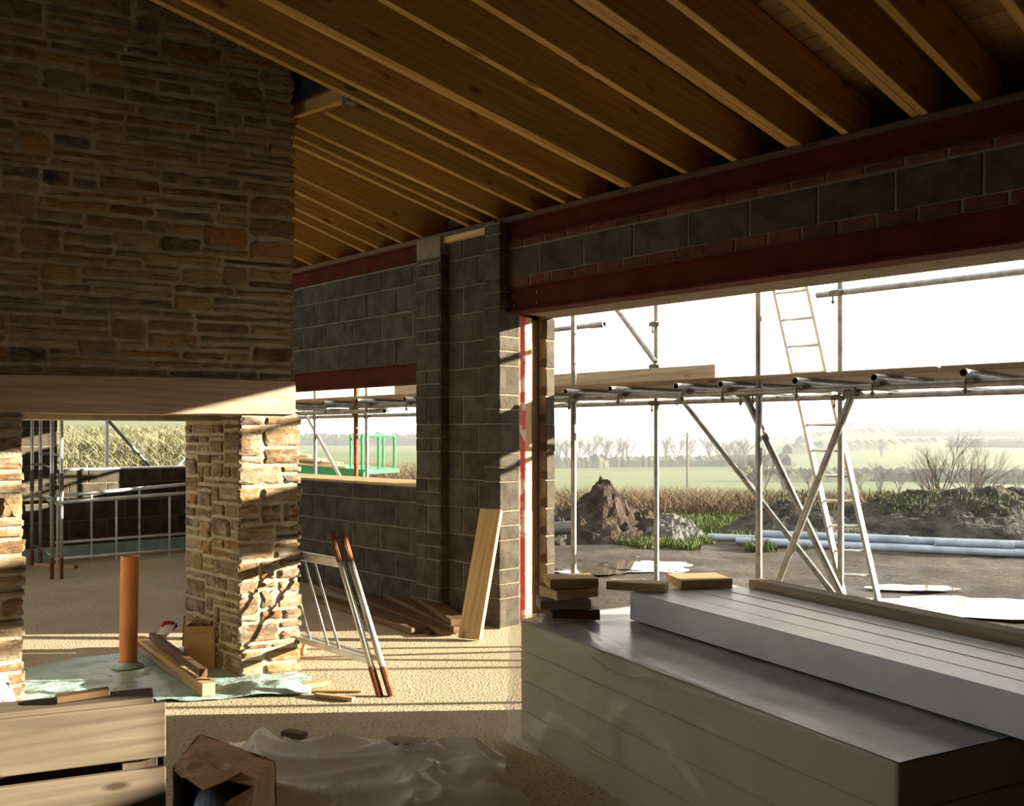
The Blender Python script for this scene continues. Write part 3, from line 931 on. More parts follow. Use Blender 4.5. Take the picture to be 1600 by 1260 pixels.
tag(timber('timber_length', at_z(216, 1001, .05), at_z(326, 1078, .05), .075, .07, M['plank']), 'longer pale timber lying on the membrane, its cut end towards the room', 'timber', 'timbers by the drain pipe')
tag(timber('timber_length', at_z(212, 1000, .055)+FWD*.0-RGT*.05, at_z(296, 1062, .03)-RGT*.02, .05, .035, M['oldwood']), 'thin dark timber lying closest to the drain pipe', 'timber', 'timbers by the drain pipe')
tag(timber('timber_length', at_z(238, 994, .13), at_z(318, 1052, .115), .045, .045, M['darkwood']), 'dark brown batten resting across the pale timber by the box', 'timber', 'timbers by the drain pipe')

def carton(name, label, base, rot, l, w, h, flaps, t=.004):
    """open carton, local x length, y width; returns the thing"""
    q = Matrix.Rotation(math.radians(rot), 4, 'Z')
    th = thing(name, label, 'box', base)
    def wp(x, y, z): return base + (q @ Vector((x, y, z)))
    def panel(nm, a, b, c, d, mat):
        mm = MB(); n_ = (b-a).cross(d-a).normalized()*t
        vs = [a, b, c, d, a+n_, b+n_, c+n_, d+n_]
        mm.add(vs, [(3,2,1,0),(4,5,6,7),(0,1,5,4),(1,2,6,5),(2,3,7,6),(3,0,4,7)]); return mm.build(nm, mat, th)
    x, y = l/2, w/2
    panel('bottom', wp(-x,-y,.002), wp(x,-y,.002), wp(x,y,.002), wp(-x,y,.002), M['cardshade'])
    for s in (-1, 1):
        panel('side', wp(-x,s*y,0), wp(x,s*y,0), wp(x,s*y,h), wp(-x,s*y,h), M['card'])
        panel('side', wp(s*x,-y,0), wp(s*x,y,0), wp(s*x,y,h), wp(s*x,-y,h), M['card'])
    for (sx, sy, ang, ln) in flaps:
        ca, sa = math.cos(math.radians(ang)), math.sin(math.radians(ang))
        if sy:
            panel('flap', wp(-x,sy*y,h), wp(x,sy*y,h), wp(x*.96,sy*(y+ln*ca),h+ln*sa), wp(-x*.96,sy*(y+ln*ca),h+ln*sa), M['card'])
        else:
            panel('flap', wp(sx*x,-y,h), wp(sx*x,y,h), wp(sx*(x+ln*ca),y*.96,h+ln*sa), wp(sx*(x+ln*ca),-y*.96,h+ln*sa), M['card'])
    return th
bx = carton('cardboard_box', 'small open brown cardboard box standing against the right pier', at_z(316, 1040, .012), -40, .19, .15, .22, [(0,-1,82,.05),(0,1,80,.06),(-1,0,100,.05),(1,0,75,.05)])
tag(timber('dark_panel', at_z(290, 1015, .0)+ZU*.03, at_z(290, 1015, .0)+ZU*.24+RGT*.01, .012, .11, M['darkwood'], None, FWD), 'dark brown strip of board propped beside the small cardboard box', 'board')

saw = thing('hand_saw', 'hand saw with bright blade and red and blue handle on the timbers', 'saw', at_d(258, 992, 6.28))
c0 = at_d(246, 1000, 6.28); 
m = MB()
q1, q2, q3, q4 = at_d(243,1001,6.28), at_d(254,1002,6.28), at_d(272,983,6.30), at_d(252,980,6.30)
n_ = FWD*.003
m.add([q1,q2,q3,q4,q1+n_,q2+n_,q3+n_,q4+n_], [(3,2,1,0),(4,5,6,7),(0,1,5,4),(1,2,6,5),(2,3,7,6),(3,0,4,7)])
m.build('blade', M['blade'], saw)
m = MB(); m.tube([at_d(252,979,6.30), at_d(257,974,6.31), at_d(266,973,6.32), at_d(272,975,6.32)], .014, 8); m.build('handle', M['redplastic'], saw, smooth=True)
m = MB(); m.tube([at_d(270,984,6.31), at_d(276,979,6.32), at_d(274,974,6.32)], .012, 8); m.build('handle_guard', M['bluepaint'], saw, smooth=True)
m = MB(); m.tube([at_z(278,1000,.02), at_z(284,998,.07), at_z(290,1001,.06), at_z(286,1008,.02), at_z(294,1014,.015)], .007, 6)
tag(m.build('cable_offcut', M['black'], loc=at_z(284,1004,.0), smooth=True), 'bit of black cable curled beside the small cardboard box', 'cable')

# ------------------------------------------------------------------ pallet in the near left corner
PAZ = math.radians(111)
LD = -Vector((math.sin(PAZ), math.cos(PAZ), 0))        # to the left along the pallet
BD = Vector((-LD.y, LD.x, 0))
if BD.dot(FWD) < 0: BD = -BD
PR = at_d(259, 1097, 2.5); ZP = PR.z
PR.z = 0
pallet = thing('timber_pallet', 'weathered timber pallet standing on edge in the near left corner', 'pallet', PR)
def pp(l, b, z): return PR + LD*l + BD*b + ZU*z
PLN = 1.15
gaps = [(ZP, .145), (ZP-.172, .145), (ZP-.34, .14), (ZP-.55, .14)]
for k, (zt, hh) in enumerate(gaps):
    if zt-hh < 0: hh = zt-.005
    o = timber('slat', pp(0, 0, zt-hh/2), pp(PLN, 0, zt-hh/2), .022, hh, M['palletwood'], pallet)
    for l_ in (.03, .10):
        for z_ in (.03, .10):
            m = MB(); c_ = pp(l_+.01*(k%2), -.0112, zt-z_); m.tube([c_, c_-BD*.003], .007, 8); m.build('nail', M['rust'], o)
for k, (zt, hh) in enumerate(gaps[1:]):
    timber('back_slat', pp(0, .125, zt+.05-hh/2), pp(PLN, .125, zt+.05-hh/2), .02, hh-.02, M['palletwood'], pallet)
for l_ in (.065, .58, 1.09):
    timber('bearer', pp(l_, .068, .003), pp(l_, .068, ZP-.02), .112, .09, M['palletwood'], pallet, LD)
timber('top_rail', pp(.03, .068, ZP+.0), pp(PLN, .068, ZP+.0), .115, .022, M['palletwood'], pallet)
tag(timber('wedge_offcut', pp(.14, .07, ZP+.026), pp(.27, .055, ZP+.022), .04, .018, M['darkwood']), 'dark wedge of wood lying on top of the pallet', 'wedge')
offcut(pp(.42, .045, ZP-.166), 20, .20, .05, .012, M['white'], 'white flat piece tucked between the pallet slats', 'flat piece', None, 'white_piece')  # thin white box between the slats
m = MB()
def wsf(u, v):
    p = at_d(lerp(-60, 34-22*v, u), lerp(1112, 1046, v) + 10*u, 4.6+.3*v)
    p += FWD*.03*noise.noise(Vector((u*4, v*4, 2)))
    return p
m.grid(14, 14, wsf)
tag(m.build('white_sheet', M['white'], smooth=True, loc=at_d(0, 1100, 4.6), solid=.004), 'bright white plastic sheet draped behind the pallet at the left pier', 'plastic sheet')

# ------------------------------------------------------------------ torn box and clear sheet in the foreground
def wpx(px, d, z): 
    p = at_d(px, CY, d); p.z = z; return p
tb = thing('torn_cardboard_box', 'torn open brown cardboard box lying in front, dark inside', 'box', wpx(350, 3.5, 0))
def quad(nm, pts, mat, th=.005, bend=0.0, nu=6, nv=6, seed=0):
    a, b, c, d = [Vector(p) for p in pts]
    n_ = (b-a).cross(d-a).normalized()
    mm = MB()
    def fn(u, v):
        p = (a*(1-u)+b*u)*(1-v) + (d*(1-u)+c*u)*v
        return p + n_*bend*noise.noise(Vector((u*3+seed, v*3, seed)))
    mm.grid(nu, nv, fn)
    return mm.build(nm, mat, tb, solid=th)
A0, A1 = wpx(272, 3.45, .0), wpx(372, 3.22, .0)         # opening, bottom edge
A2, A3 = wpx(272, 3.52, .24), wpx(340, 3.36, .22)
B0, B1 = wpx(330, 3.86, .0), wpx(432, 3.55, .0)
B2, B3 = wpx(312, 3.84, .26), wpx(428, 3.58, .24)
quad('top', (A2, wpx(398, 3.40, .215), B3, B2), M['card'], .006, .02, seed=2)
quad('torn_flap', (wpx(272, 3.50, .235), wpx(318, 3.36, .215), wpx(378, 3.44, .25), wpx(312, 3.62, .285)), M['card'], .006, .02, seed=5)
quad('side', (A1, B1, B3, wpx(398, 3.40, .215)), M['card'], .006, .012, seed=3)
quad('back', (B0, B1, B3, B2), M['cardshade'], .006, .01, seed=4)
quad('floor_panel', (A0, A1, B1, B0), M['cardshade'], .004, .0, seed=6)
quad('side', (A0, B0, B2, A2), M['cardshade'], .006, .012, seed=7)
quad('end_flap', (wpx(338, 3.28, .0), A1, wpx(398, 3.40, .215), wpx(352, 3.36, .17)), M['card'], .006, .01, seed=8)
m = MB(); m.pipe(wpx(330, 3.30, .085), wpx(338, 3.70, .10), .075, .006, 22)
tag(m.build('grey_duct', M['greypipe'], loc=wpx(332, 3.4, 0)), 'short dark grey pipe lying inside the torn cardboard box', 'pipe')

m = MB()
ca, cb, cc, cd = at_z(356, 1160), at_z(780, 1178), at_z(880, 1345), at_z(372, 1350)
def shf(u, v):
    p = (ca*(1-u)+cb*u)*(1-v) + (cd*(1-u)+cc*u)*v
    e = min(u, 1-u, v, 1-v)
    jag = noise.noise(Vector((u*7, v*7, 9)))
    p += RGT*.05*jag*(1-min(1, e*6)) + FWD*.06*noise.noise(Vector((u*6, v*5, 2)))*(1-min(1, e*5))
    q = Vector((p.x*2.2, p.y*2.2, 0))
    w1 = noise.noise(q*.7)
    r1 = 1-abs(noise.noise(Vector((q.x*.45+w1, q.y*1.1+q.x*.5, 3))))*2.6
    r2 = 1-abs(noise.noise(Vector((q.x*1.3+q.y*.5+w1, q.y*1.6, 7))))*3.5
    h = .045*max(0, .5+w1) + .07*max(0, r1)**2 + .03*max(0, r2)**2 + .006*noise.noise(q*5)
    h += .05*math.exp(-((u-.08)/.13)**2)*(1-v)
    p.z = max(.006, h*min(1, e*9+.12))
    return p
m.grid(170, 90, shf)
o = m.build('clear_plastic_sheet', M['film2'], smooth=True, loc=at_z(600, 1230))
tag(o, 'crumpled clear plastic sheet lying across the shaded floor in front', 'plastic sheet')

# ------------------------------------------------------------------ far room: frames, hurdles
labs = ['grey tubular frame standing farther from the far window, rusty foot', 'grey tubular frame standing nearer the far window, rusty foot']
for k, (fx, bxp) in enumerate(((81, 50), (96, 63))):
    fb = at_z(fx, 905); bb = at_z(bxp, 884)
    th = thing('tube_frame', labs[k], 'frame', fb, 'tubular frames in the far room')
    for p in (fb, bb):
        m = MB(); m.tube([p, p+ZU*.22], .021, 8); m.build('rusty_foot', M['rust'], th)
        m = MB(); m.tube([p+ZU*.2, p+ZU*1.95], .019, 8); m.build('upright', M['alu'], th, smooth=True)
        m = MB(); m.tube([p+ZU*.86, p+ZU*1.10], .023, 8); m.build('sleeve', M['coupler'], th)
    for z_ in ((.24, .80, 1.16, 1.8) if k == 0 else (.78, 1.28, 1.85)):
        m = MB(); m.tube([fb+ZU*z_, fb.lerp(bb, .5)+ZU*(z_+.02), bb+ZU*z_], .014, 8); m.build('rail', M['galv'], th, smooth=True)
tag(timber('sole_board', at_z(56, 882, .015), at_z(119, 886, .015), .07, .03, M['plank']), 'thin pale board on the floor under the tubular frames', 'board')
labs = ['white steel hurdle leaning flat on the far block wall', 'white steel hurdle standing in front of the other hurdle by the far wall']
for k, (xs, ytop, ybot, d0, d1) in enumerate((((143, 218), (775, 757), (848, 834), 10.9, 11.75), ((182, 265), (785, 771), (873, 858), 10.75, 11.6))):
    a = at_d(92, 0, d0); b = at_d(305, 0, d1)
    def hp(px, py):
        t = (px-92)/(305-92); d = lerp(d0, d1, t); return at_d(px, py, d)
    th = thing('steel_hurdle', labs[k], 'hurdle', at_z(190, 872), 'white hurdles by the far wall')
    def hy(px, yy): return lerp(yy[0], yy[1], (px-95)/195)
    for yy, r in ((ytop, .022), (ybot, .015)):
        m = MB(); m.tube([hp(86, hy(86, yy)), hp(303, hy(303, yy))], r, 8); m.build('rail', M['whitesteel'], th, smooth=True)
    for x_ in (90, *xs, 301):
        m = MB(); m.tube([hp(x_, hy(x_, ytop)), hp(x_, hy(x_, ybot))], .014, 8); m.build('bar', M['whitesteel'], th, smooth=True)
        p = hp(x_, hy(x_, ybot)); m = MB(); m.tube([p, Vector((p.x, p.y, 0))], .012, 6); m.build('foot', M['whitesteel'], th)

# ================================================================== OUTDOORS
YARD = -.16
# ------------------------------------------------------------------ scaffold along the wall
scaf = thing('scaffold', 'galvanised tube scaffold with boarded lift outside the long wall', 'scaffold', (6.5, 4.4, YARD))
XI, XO = 5.9, 7.1
TR = .0242
def tube_part(name, a, b, mat=None, r=TR, parent=scaf, hollow=True):
    m = MB()
    if hollow: m.pipe(a, b, r, .004, 14)
    else: m.tube([a, b], r, 12)
    return m.build(name, mat or M['galv'], parent)
coup = None
def coupler(p, parent=scaf, rot=0.0):
    global coup
    if coup is None:
        m = MB()
        m.box((-.032,-.034,-.022), (.032,.034,.022)); m.box((-.02,-.06,-.016), (.02,.06,.016))
        m.tube([(.028,.05,.0), (.028,.05,-.085)], .007, 6); m.tube([(.028,.05,-.055), (.028,.05,-.075)], .014, 6)
        m.tube([(-.028,-.05,.0), (.055,-.05,.0)], .007, 6)
        me = bpy.data.meshes.new('coupler'); me.from_pydata([tuple(v) for v in m.v], [], m.f); me.materials.append(M['coupler'])
        coup = me
    place('coupler', coup, parent, p, Quaternion((0, 0, 1), rot))
for Y in (-.1, 1.75, 3.56, 5.35, 7.0, 8.6, 10.2):
    tube_part('standard', (XI, Y, YARD), (XI, Y, 4.6), M['rust'] if Y == 8.6 else None)
    coupler(Vector((XI-.03, Y, 1.80)))
for Y in (-.1, 1.75, 3.54, 5.38, 7.2, 8.9, 10.1, 11.35):
    tube_part('standard', (XO, Y, YARD), (XO, Y, 4.6))
    coupler(Vector((XO-.03, Y, 1.80)))
for X in (XI-.05, XO+.05):
    tube_part('ledger', (X, -1.5, 1.81), (X, 8.3, 1.81)); tube_part('ledger', (X, 8.0, 1.755), (X, 12.2, 1.755))
rr = random.Random(5)
for Y in (.9, 1.62, 2.05, 2.62, 3.15, 3.74, 4.1, 4.72, 5.25, 5.95, 6.7, 7.5, 8.2, 9.0, 9.9, 10.8):
    x0 = 5.66 + rr.uniform(-.05, .08)
    tube_part('transom', (x0, Y, 1.862), (7.3+rr.uniform(-.1, .2), Y+rr.uniform(-.08, .08), 1.862))
    coupler(Vector((XI-.05, Y+.03, 1.83)), rot=1.57)
for k in range(5):
    yy = -1.6 + .3*(k % 2)
    for L in (3.9, 3.6, 3.9, 2.6):
        timber('scaffold_board', (5.985+.235*k, yy, 1.908), (5.985+.235*k, yy+L-.02, 1.908), .225, .038, M['oldwood'], scaf)
        yy += L
timber('toe_board', (7.045, 4.68, 2.03), (7.045, 9.4, 2.03), .04, .20, M['oldwood'], scaf)
tube_part('guard_rail', (XO-.05, -1.5, 2.64), (XO-.05, 3.72, 2.64)); tube_part('guard_rail', (XO-.05, 6.05, 2.60), (XO-.05, 12, 2.60))
m = MB(); m.pipe((XO-.05, 5.98, 2.60), (XO-.05, 6.15, 2.60), .031, .005, 12); m.build('sleeve_coupler', M['galv'], scaf)
coupler(Vector((XO-.06, 3.54, 2.64))); coupler(Vector((XO-.02, 5.38, 2.55))); coupler(Vector((XO-.02, 5.38, 2.15)))
tube_part('brace', at_x(1024, 566, XO-.06), at_x(930, 437, XO-.06))
for (xa, ya, xb, yb, X) in ((1062, 620, 1300, 925, XO+.1), (1163, 616, 1312, 925, XI+.06), (1332, 616, 1213, 916, XI-.06)):
    a = at_x(xa, ya, X); b = at_x(xb, yb, X); t = (YARD-a.z)/(b.z-a.z)
    tube_part('brace', a + (a-b)*.03, a.lerp(b, t))
    coupler(a)
tube_part('brace', at_x(474, 640, XO+.02), at_x(531, 745, XO+.02), M['alu'])
tube_part('ledger', at_x(466, 640, XO-.1), at_x(606, 642, XO-.1), M['galv'], .018)

# scaffold outside the far window
sc2 = thing('scaffold', 'bright tube scaffold standing outside the far window', 'scaffold', (3.9, 13, YARD))
YW = 12.9
def at_w(px, py): return at_y(px, py, YW)
for px in (28, 167, 300, 420):
    p = at_w(px, 700); tube_part('standard', (p.x, YW, land_z(px, 12.5)), (p.x, YW, 4.0), M['whitesteel'], parent=sc2)
a, b = at_w(172, 660), at_w(238, 733); tube_part('brace', a+(a-b)*.5, b+(b-a)*.6, M['galv'], parent=sc2)
a, b = at_w(272, 734), at_w(300, 705); tube_part('brace', a+(a-b)*.5, b+(b-a)*.6, M['galv'], parent=sc2)
tube_part('ledger', (1.5, YW+.05, 2.0), (6.6, YW+.05, 2.0), M['galv'], parent=sc2)

# ------------------------------------------------------------------ ladder
ladder = thing('ladder', 'tall aluminium ladder leaning on the outside of the scaffold', 'ladder', wpx(1350, 8.75, YARD))
LB = [wpx(1324, 8.62, YARD), wpx(1377, 8.62, YARD)]
LT = [at_x(1206, 428, 7.28), at_x(1257, 420, 7.28)]
for k in (0, 1):
    e = LT[k] + (LT[k]-LB[k])*.12
    timber('stile', LB[k], e, .03, .072, M['alu'], ladder, Vector((1, 0, .4)), bevel=.004)
nr = 15
for k in range(nr):
    t = .045 + k*.075
    m = MB(); m.tube([LB[0].lerp(LT[0], t), LB[1].lerp(LT[1], t)], .014, 8); m.build('rung', M['alu'], ladder, smooth=True)

# ------------------------------------------------------------------ puddles
labs = ['large bright puddle in the mud to the right of the ladder', 'bright puddle in the mud at the foot of the ladder', 'narrow puddle between the two larger puddles',
        'long thin puddle in the mud behind the offcuts', 'small puddle near the outer jamb']
for k, (px, py, rx, ry) in enumerate(((1490, 950, .95, .55), (1330, 952, .65, .42), (1425, 921, .45, .22), (1010, 887, .62, .5), (925, 894, .5, .35))):
    c = at_z(px, py, YARD); m = MB(); vs = [c+ZU*.02]
    nn = 40
    for i in range(nn):
        a = 2*math.pi*i/nn
        f = 1 + .38*noise.noise(Vector((math.cos(a)*1.6+k*7, math.sin(a)*1.6, 3))) + .22*noise.noise(Vector((math.cos(a)*5+k*3, math.sin(a)*5, 8)))
        p = c + RGT*math.cos(a)*rx*f + FWD*math.sin(a)*ry*f; p.z = YARD + .02
        vs.append(p)
    m.add(vs, [(0, i+1, (i+1) % nn + 1) for i in range(nn)])
    tag(m.build('puddle', M['water'], loc=c), labs[k], 'puddle', 'puddles in the yard')

# ------------------------------------------------------------------ heaps
def heap(name, label, cpx, d, rx, ry, h, mat, seed, cat='heap', n=48, rough=.25, peak=1.4, zoff=0.0):
    c = land_at(cpx, d); c.z += zoff-.05
    m = MB(); vs = []; fs = []
    nr_ = 18
    for j in range(nr_+1):
        r = 1 - j/nr_
        for i in range(n):
            a = 2*math.pi*i/n
            q = Vector((math.cos(a)*r*2+seed, math.sin(a)*r*2, 0))
            f = 1 + .25*noise.noise(Vector((math.cos(a)*1.3+seed*3, math.sin(a)*1.3, 5)))
            p = c + RGT*math.cos(a)*r*rx*f + FWD*math.sin(a)*r*ry*f
            zz = h*((1-r**peak)) * (1+rough*1.2*noise.noise(q*1.2)) + h*rough*.5*noise.noise(q*4)*min(1,(1-r)*3) + h*rough*.3*noise.noise(q*11)*min(1,(1-r)*3)
            p.z = c.z + max(0, zz)
            vs.append(p)
    for j in range(nr_):
        for i in range(n):
            i2 = (i+1) % n
            fs.append((j*n+i, j*n+i2, (j+1)*n+i2, (j+1)*n+i))
    m.add(vs, fs)
    return tag(m.build(name, mat, loc=c), label, cat)
heap('soil_heap', 'pointed heap of brown dug soil beyond the left of the scaffold', 945, 15.2, 1.35, 1.2, .88, M['soil'], 3, peak=1.0, rough=.32)
heap('soil_heap', 'small dark heap of soil close to the outer jamb', 868, 14.6, .42, .5, .42, M['darksoil'], 13, rough=.3)
heap('gravel_heap', 'low grey gravel heap with grass round it between two poles', 1050, 14.8, .75, .6, .42, M['gravel'], 5, rough=.3)
heap('spoil_bank', 'long dark bank of rubble and soil behind the stacked pipes', 1520, 16.3, 3.9, 1.3, .72, M['darksoil'], 8, n=110, rough=.3, peak=2.2)
heap('spoil_bank', 'left end of dark spoil bank, low and grassy, behind the poles', 1235, 15.6, 1.5, .9, .55, M['darksoil'], 18, n=64, rough=.3, peak=1.8)
rr = random.Random(3)
def rock(name, label, cat, p, s, mat, seed, group=None):
    bm = bmesh.new(); bmesh.ops.create_icosphere(bm, subdivisions=2, radius=1)
    for v in bm.verts:
        k = 1 + .35*noise.noise(v.co*1.7+Vector((seed, 0, 0)))
        v.co = Vector((v.co.x*s[0]*k, v.co.y*s[1]*k, v.co.z*s[2]*k))
    me = bpy.data.meshes.new(name); bm.to_mesh(me); bm.free(); me.materials.append(mat)
    return tag(place(name, me, None, p), label, cat, group)
rock('broken_slab', 'pale broken slab lying on top of the spoil bank', 'slab', at_d(1551, 772, 16.3), (.22, .14, .06), M['gravel'], 1)
rock('rubble_lump', 'dark lump on the spoil bank under the bare bush', 'rubble', at_d(1488, 776, 16.3), (.3, .2, .1), M['darksoil'], 2)
rock('yard_stone', 'flat stone alone on the mud between the two left poles', 'stone', at_z(994, 872, YARD), (.09, .07, .025), M['gravel'], 4)
rock('yard_stone', 'dark stone on the mud at the outer jamb', 'stone', at_z(872, 893, YARD), (.1, .08, .04), M['darksoil'], 6)
m = MB(); m.pipe(at_d(858, 827, 13.7), at_d(897, 824, 13.8), .10, .01, 16)
tag(m.build('black_pipe', M['black'], loc=at_d(880, 830, 13.8)), 'short fat black pipe lying in front of the pointed soil heap', 'pipe')

# ------------------------------------------------------------------ stacked ducting
pl = [(1106, 837, 1660, 858, 'uppermost long pipe of the spread, reaching farthest left'), (1180, 832, 1420, 842, 'short pipe end lying on the back of the pipe spread'),
      (1150, 844, 1680, 867, 'second long pipe from the front'), (1205, 851, 1700, 874, 'frontmost long pipe nearest the mud'),
      (1230, 836, 1640, 853, 'long pipe near the back of the spread'), (1460, 846, 1585, 841, 'loose pipe end lying across the long pipes at the right'),
      (1180, 841, 1650, 862, 'long pipe in the middle of the spread'), (1300, 845, 1700, 866, 'pipe starting behind the ladder')]
f0, f1 = at_z(1205, 855, YARD), at_z(1720, 877, YARD)
pdir = (f1-f0).normalized(); pside = Vector((-pdir.y, pdir.x, 0))
if pside.dot(FWD) < 0: pside = -pside
for k, (xa, ya, xb, yb, lab) in enumerate(pl):
    row, lay_ = ((4, 0), (2.5, 1), (1, 0), (0, 0), (3, 0), (.5, 1), (2, 0), (1.5, 1))[k]
    o0 = f0 + pside*(.125*row) + ZU*(.056+.10*lay_)
    def along(px):
        kk = (px-CX)/FPX; w = RGT-FWD*kk
        return o0 + pdir*(-w.dot(o0)/w.dot(pdir))
    a, b = along(xa), along(xb)
    m = MB(); m.pipe(a, b, .055, .006, 14)
    tag(m.build('duct_pipe', M['greypipe'], loc=(a+b)/2), lab, 'pipe', 'ducting lying along the spoil bank')

# ------------------------------------------------------------------ grass and brambles (uncountable)
def blades(name, label, cat, spots, mat, n, hmin, hmax, seed, wid=.012, lean=.5, parent=None):
    r = random.Random(seed); m = MB(); vs = []; fs = []
    for _ in range(n):
        p, sc = spots(r)
        h = r.uniform(hmin, hmax)*sc; a = r.uniform(0, 6.28); w = wid*r.uniform(.6, 1.4)*sc
        d = Vector((math.cos(a), math.sin(a), 0)); l = Vector((r.uniform(-1,1), r.uniform(-1,1), 0))*lean*h
        b = len(vs)
        vs += [p - d*w, p + d*w, p + l*.4 + ZU*h*.6 + d*w*.7, p + l*.4 + ZU*h*.6 - d*w*.7, p + l + ZU*h]
        fs += [(b, b+1, b+2, b+3), (b+3, b+2, b+4)]
    m.v = [Vector(q) for q in vs]; m.f = fs
    o = m.build(name, mat, parent)
    return tag(o, label, cat, kind='stuff')
def zone(px0, px1, d0, d1, dz=0.0, clump=0.0):
    def f(r):
        for _ in range(30):
            px, d = r.uniform(px0, px1), r.uniform(d0, d1)
            if not clump or noise.noise(Vector((px*.02, d*1.2, clump))) > .0: break
        p = land_at(px, d); p.z += dz
        return p, 1.0
    return f
blades('meadow_grass', 'bright green grass round the soil heaps at the yard edge', 'grass', zone(840, 1350, 14.6, 21), M['grass'], 15000, .06, .2, 1, .012)
blades('verge_grass', 'tufts of green grass in front of the gravel heap', 'grass', zone(960, 1320, 13.2, 14.9, 0, 3.1), M['grass'], 4500, .04, .14, 2, .01)
blades('bramble_hedge', 'brown tangle of brambles and dead stems beyond the grass', 'brambles', zone(780, 1420, 20.5, 25), M['drygrass'], 16000, .2, .75, 3, .009, 1.1)
blades('bank_weeds', 'green weeds growing over the dark spoil bank', 'weeds', lambda r: ((lambda px: (Vector((*at_d(px, 0, 16.0+r.uniform(-.7, .5)).to_2d(), r.uniform(.15, .5))), 1.0))(r.choice((1240, 1400, 1425, 1520, 1560))+r.gauss(0, 26))), M['weeds'], 1500, .04, .1, 4, .012)
blades('side_hedge', 'brown hedge growth seen through the small side window', 'hedge', zone(470, 690, 19, 25), M['drygrass'], 10000, .3, 1.0, 5, .011, 1.0)
blades('bank_scrub', 'sunlit scrubby bank seen through the fireplace and far window', 'scrub', zone(-60, 420, 15.2, 22), M['bush'], 26000, .08, .34, 6, .014, 1.2)

# ------------------------------------------------------------------ bare trees and bushes
def twig_mesh(name, seed, height, spread, levels, trunk_r, nb0=5, mat=None, droop=.0, trunk=.35):
    r = random.Random(seed); m = MB()
    def seg(p, d, L, rad, lev):
        q = p + d*L
        m.tube([p, p+d*L*.5+Vector((r.uniform(-1,1), r.uniform(-1,1), 0))*L*.05, q], rad, 4 if lev > 1 else 3, caps=False, radii=[rad, rad*.8, rad*.6])
        if lev == 0: return
        for _ in range(r.choice((2, 3, 3)) if lev > 1 else 3):
            nd = (d + Vector((r.uniform(-1,1), r.uniform(-1,1), r.uniform(-.3,.7)))*spread).normalized()
            seg(p.lerp(q, r.uniform(.45, 1)), nd, L*r.uniform(.55, .8), rad*.55, lev-1)
    for _ in range(nb0):
        d = (ZU + Vector((r.uniform(-1,1), r.uniform(-1,1), 0))*spread*.75).normalized()
        seg(Vector((0,0,0)), d, height*trunk, trunk_r, levels)
    me = bpy.data.meshes.new(name)
    me.from_pydata([tuple(v) for v in m.v], [], m.f); me.materials.append(mat or M['bark'])
    return me
bush = twig_mesh('bare_bush', 2, 1.5, .5, 5, .011, 7, trunk=.30)
def put(name, me, px, d, s, lab, cat, group, rz=0.0, sz=None):
    o = place(name, me, None, land_at(px, d), Quaternion((0,0,1), rz), (s, s, sz or s))
    return tag(o, lab, cat, group)
p = put('bare_bush', bush, 1475, 17.9, 1.7, 'leafless bush standing behind the spoil bank, left of the broken slab', 'bush', 'bare bushes beyond the bank')
p = put('bare_bush', bush, 1530, 18.3, 1.6, 'leafless bush just right behind the spoil bank, near the broken slab', 'bush', 'bare bushes beyond the bank', 2.0)
tree = [twig_mesh('bare_tree', 20+k, 5.0, .6, 6, .075, 4, trunk=.26) for k in range(3)]
rr = random.Random(9)
put('bare_tree', tree[0], 1190, 40, .75, 'dark bare tree seen behind the middle pole', 'tree', 'bare trees in the valley', 1)
mid_trees = [(872,140),(886,150),(905,150),(925,150),(946,145),(960,140),(978,142),(1040,160),(1058,165),(1075,160),(1110,140),(1130,130),(1150,125),(1165,120)]
nm = ['at the left edge of the view by the jamb', 'second from the jamb', 'third from the jamb', 'fourth from the jamb, right of the first pole', 'in the pale clump left of centre', 'at the right of the pale clump', 'ending the pale clump',
      'right of the second pole', 'a little right of the second pole', 'above the telegraph pole', 'left of the long brace', 'behind the long brace', 'nearest left of the middle pole', 'touching the middle pole']
for k, (px, d) in enumerate(mid_trees):
    put('bare_tree', tree[k % 3], px, d, rr.uniform(1.3, 1.7), 'misty bare field tree '+nm[k], 'tree', 'misty trees on the field edge', rr.uniform(0, 6))
nm2 = ['lowest of the valley thicket, left of the ladder', 'in the thicket seen through the ladder', 'in the thicket right of the ladder', 'in the thicket left of the lone field tree', 'in the thicket below the lone field tree',
       'in the thicket left of the bare bush', 'in the thicket behind the bare bush', 'in the thicket at the right edge']
for k, px in enumerate((1225, 1265, 1345, 1375, 1405, 1440, 1525, 1590)):
    put('bare_tree', tree[(k+1) % 3], px, 60+3*(k % 3), .62, 'slender bare tree '+nm2[k], 'tree', 'valley thicket', k*1.1)
put('bare_tree', tree[1], 1377, 150, .75, 'small lone round tree in the field right of the ladder', 'tree', 'trees on the hillside', .4)
hill = [(1225,300),(1245,300),(1270,310),(1300,340),(1320,350),(1345,380),(1365,385),(1388,390),(1420,400),(1440,405),(1455,405)]
nm3 = ['lowest at left', 'second from left', 'third from left', 'behind the ladder', 'just right of the ladder', 'left of the gap', 'in the hump before the gap', 'last before the gap', 'first after the gap', 'on the crest', 'ending the crest']
for k, (px, d) in enumerate(hill):
    put('copse_tree', tree[k % 3], px, d, 1.5+.2*(k % 3), 'hazy copse tree on the hill, '+nm3[k], 'tree', 'copse on the hill', k*.7)

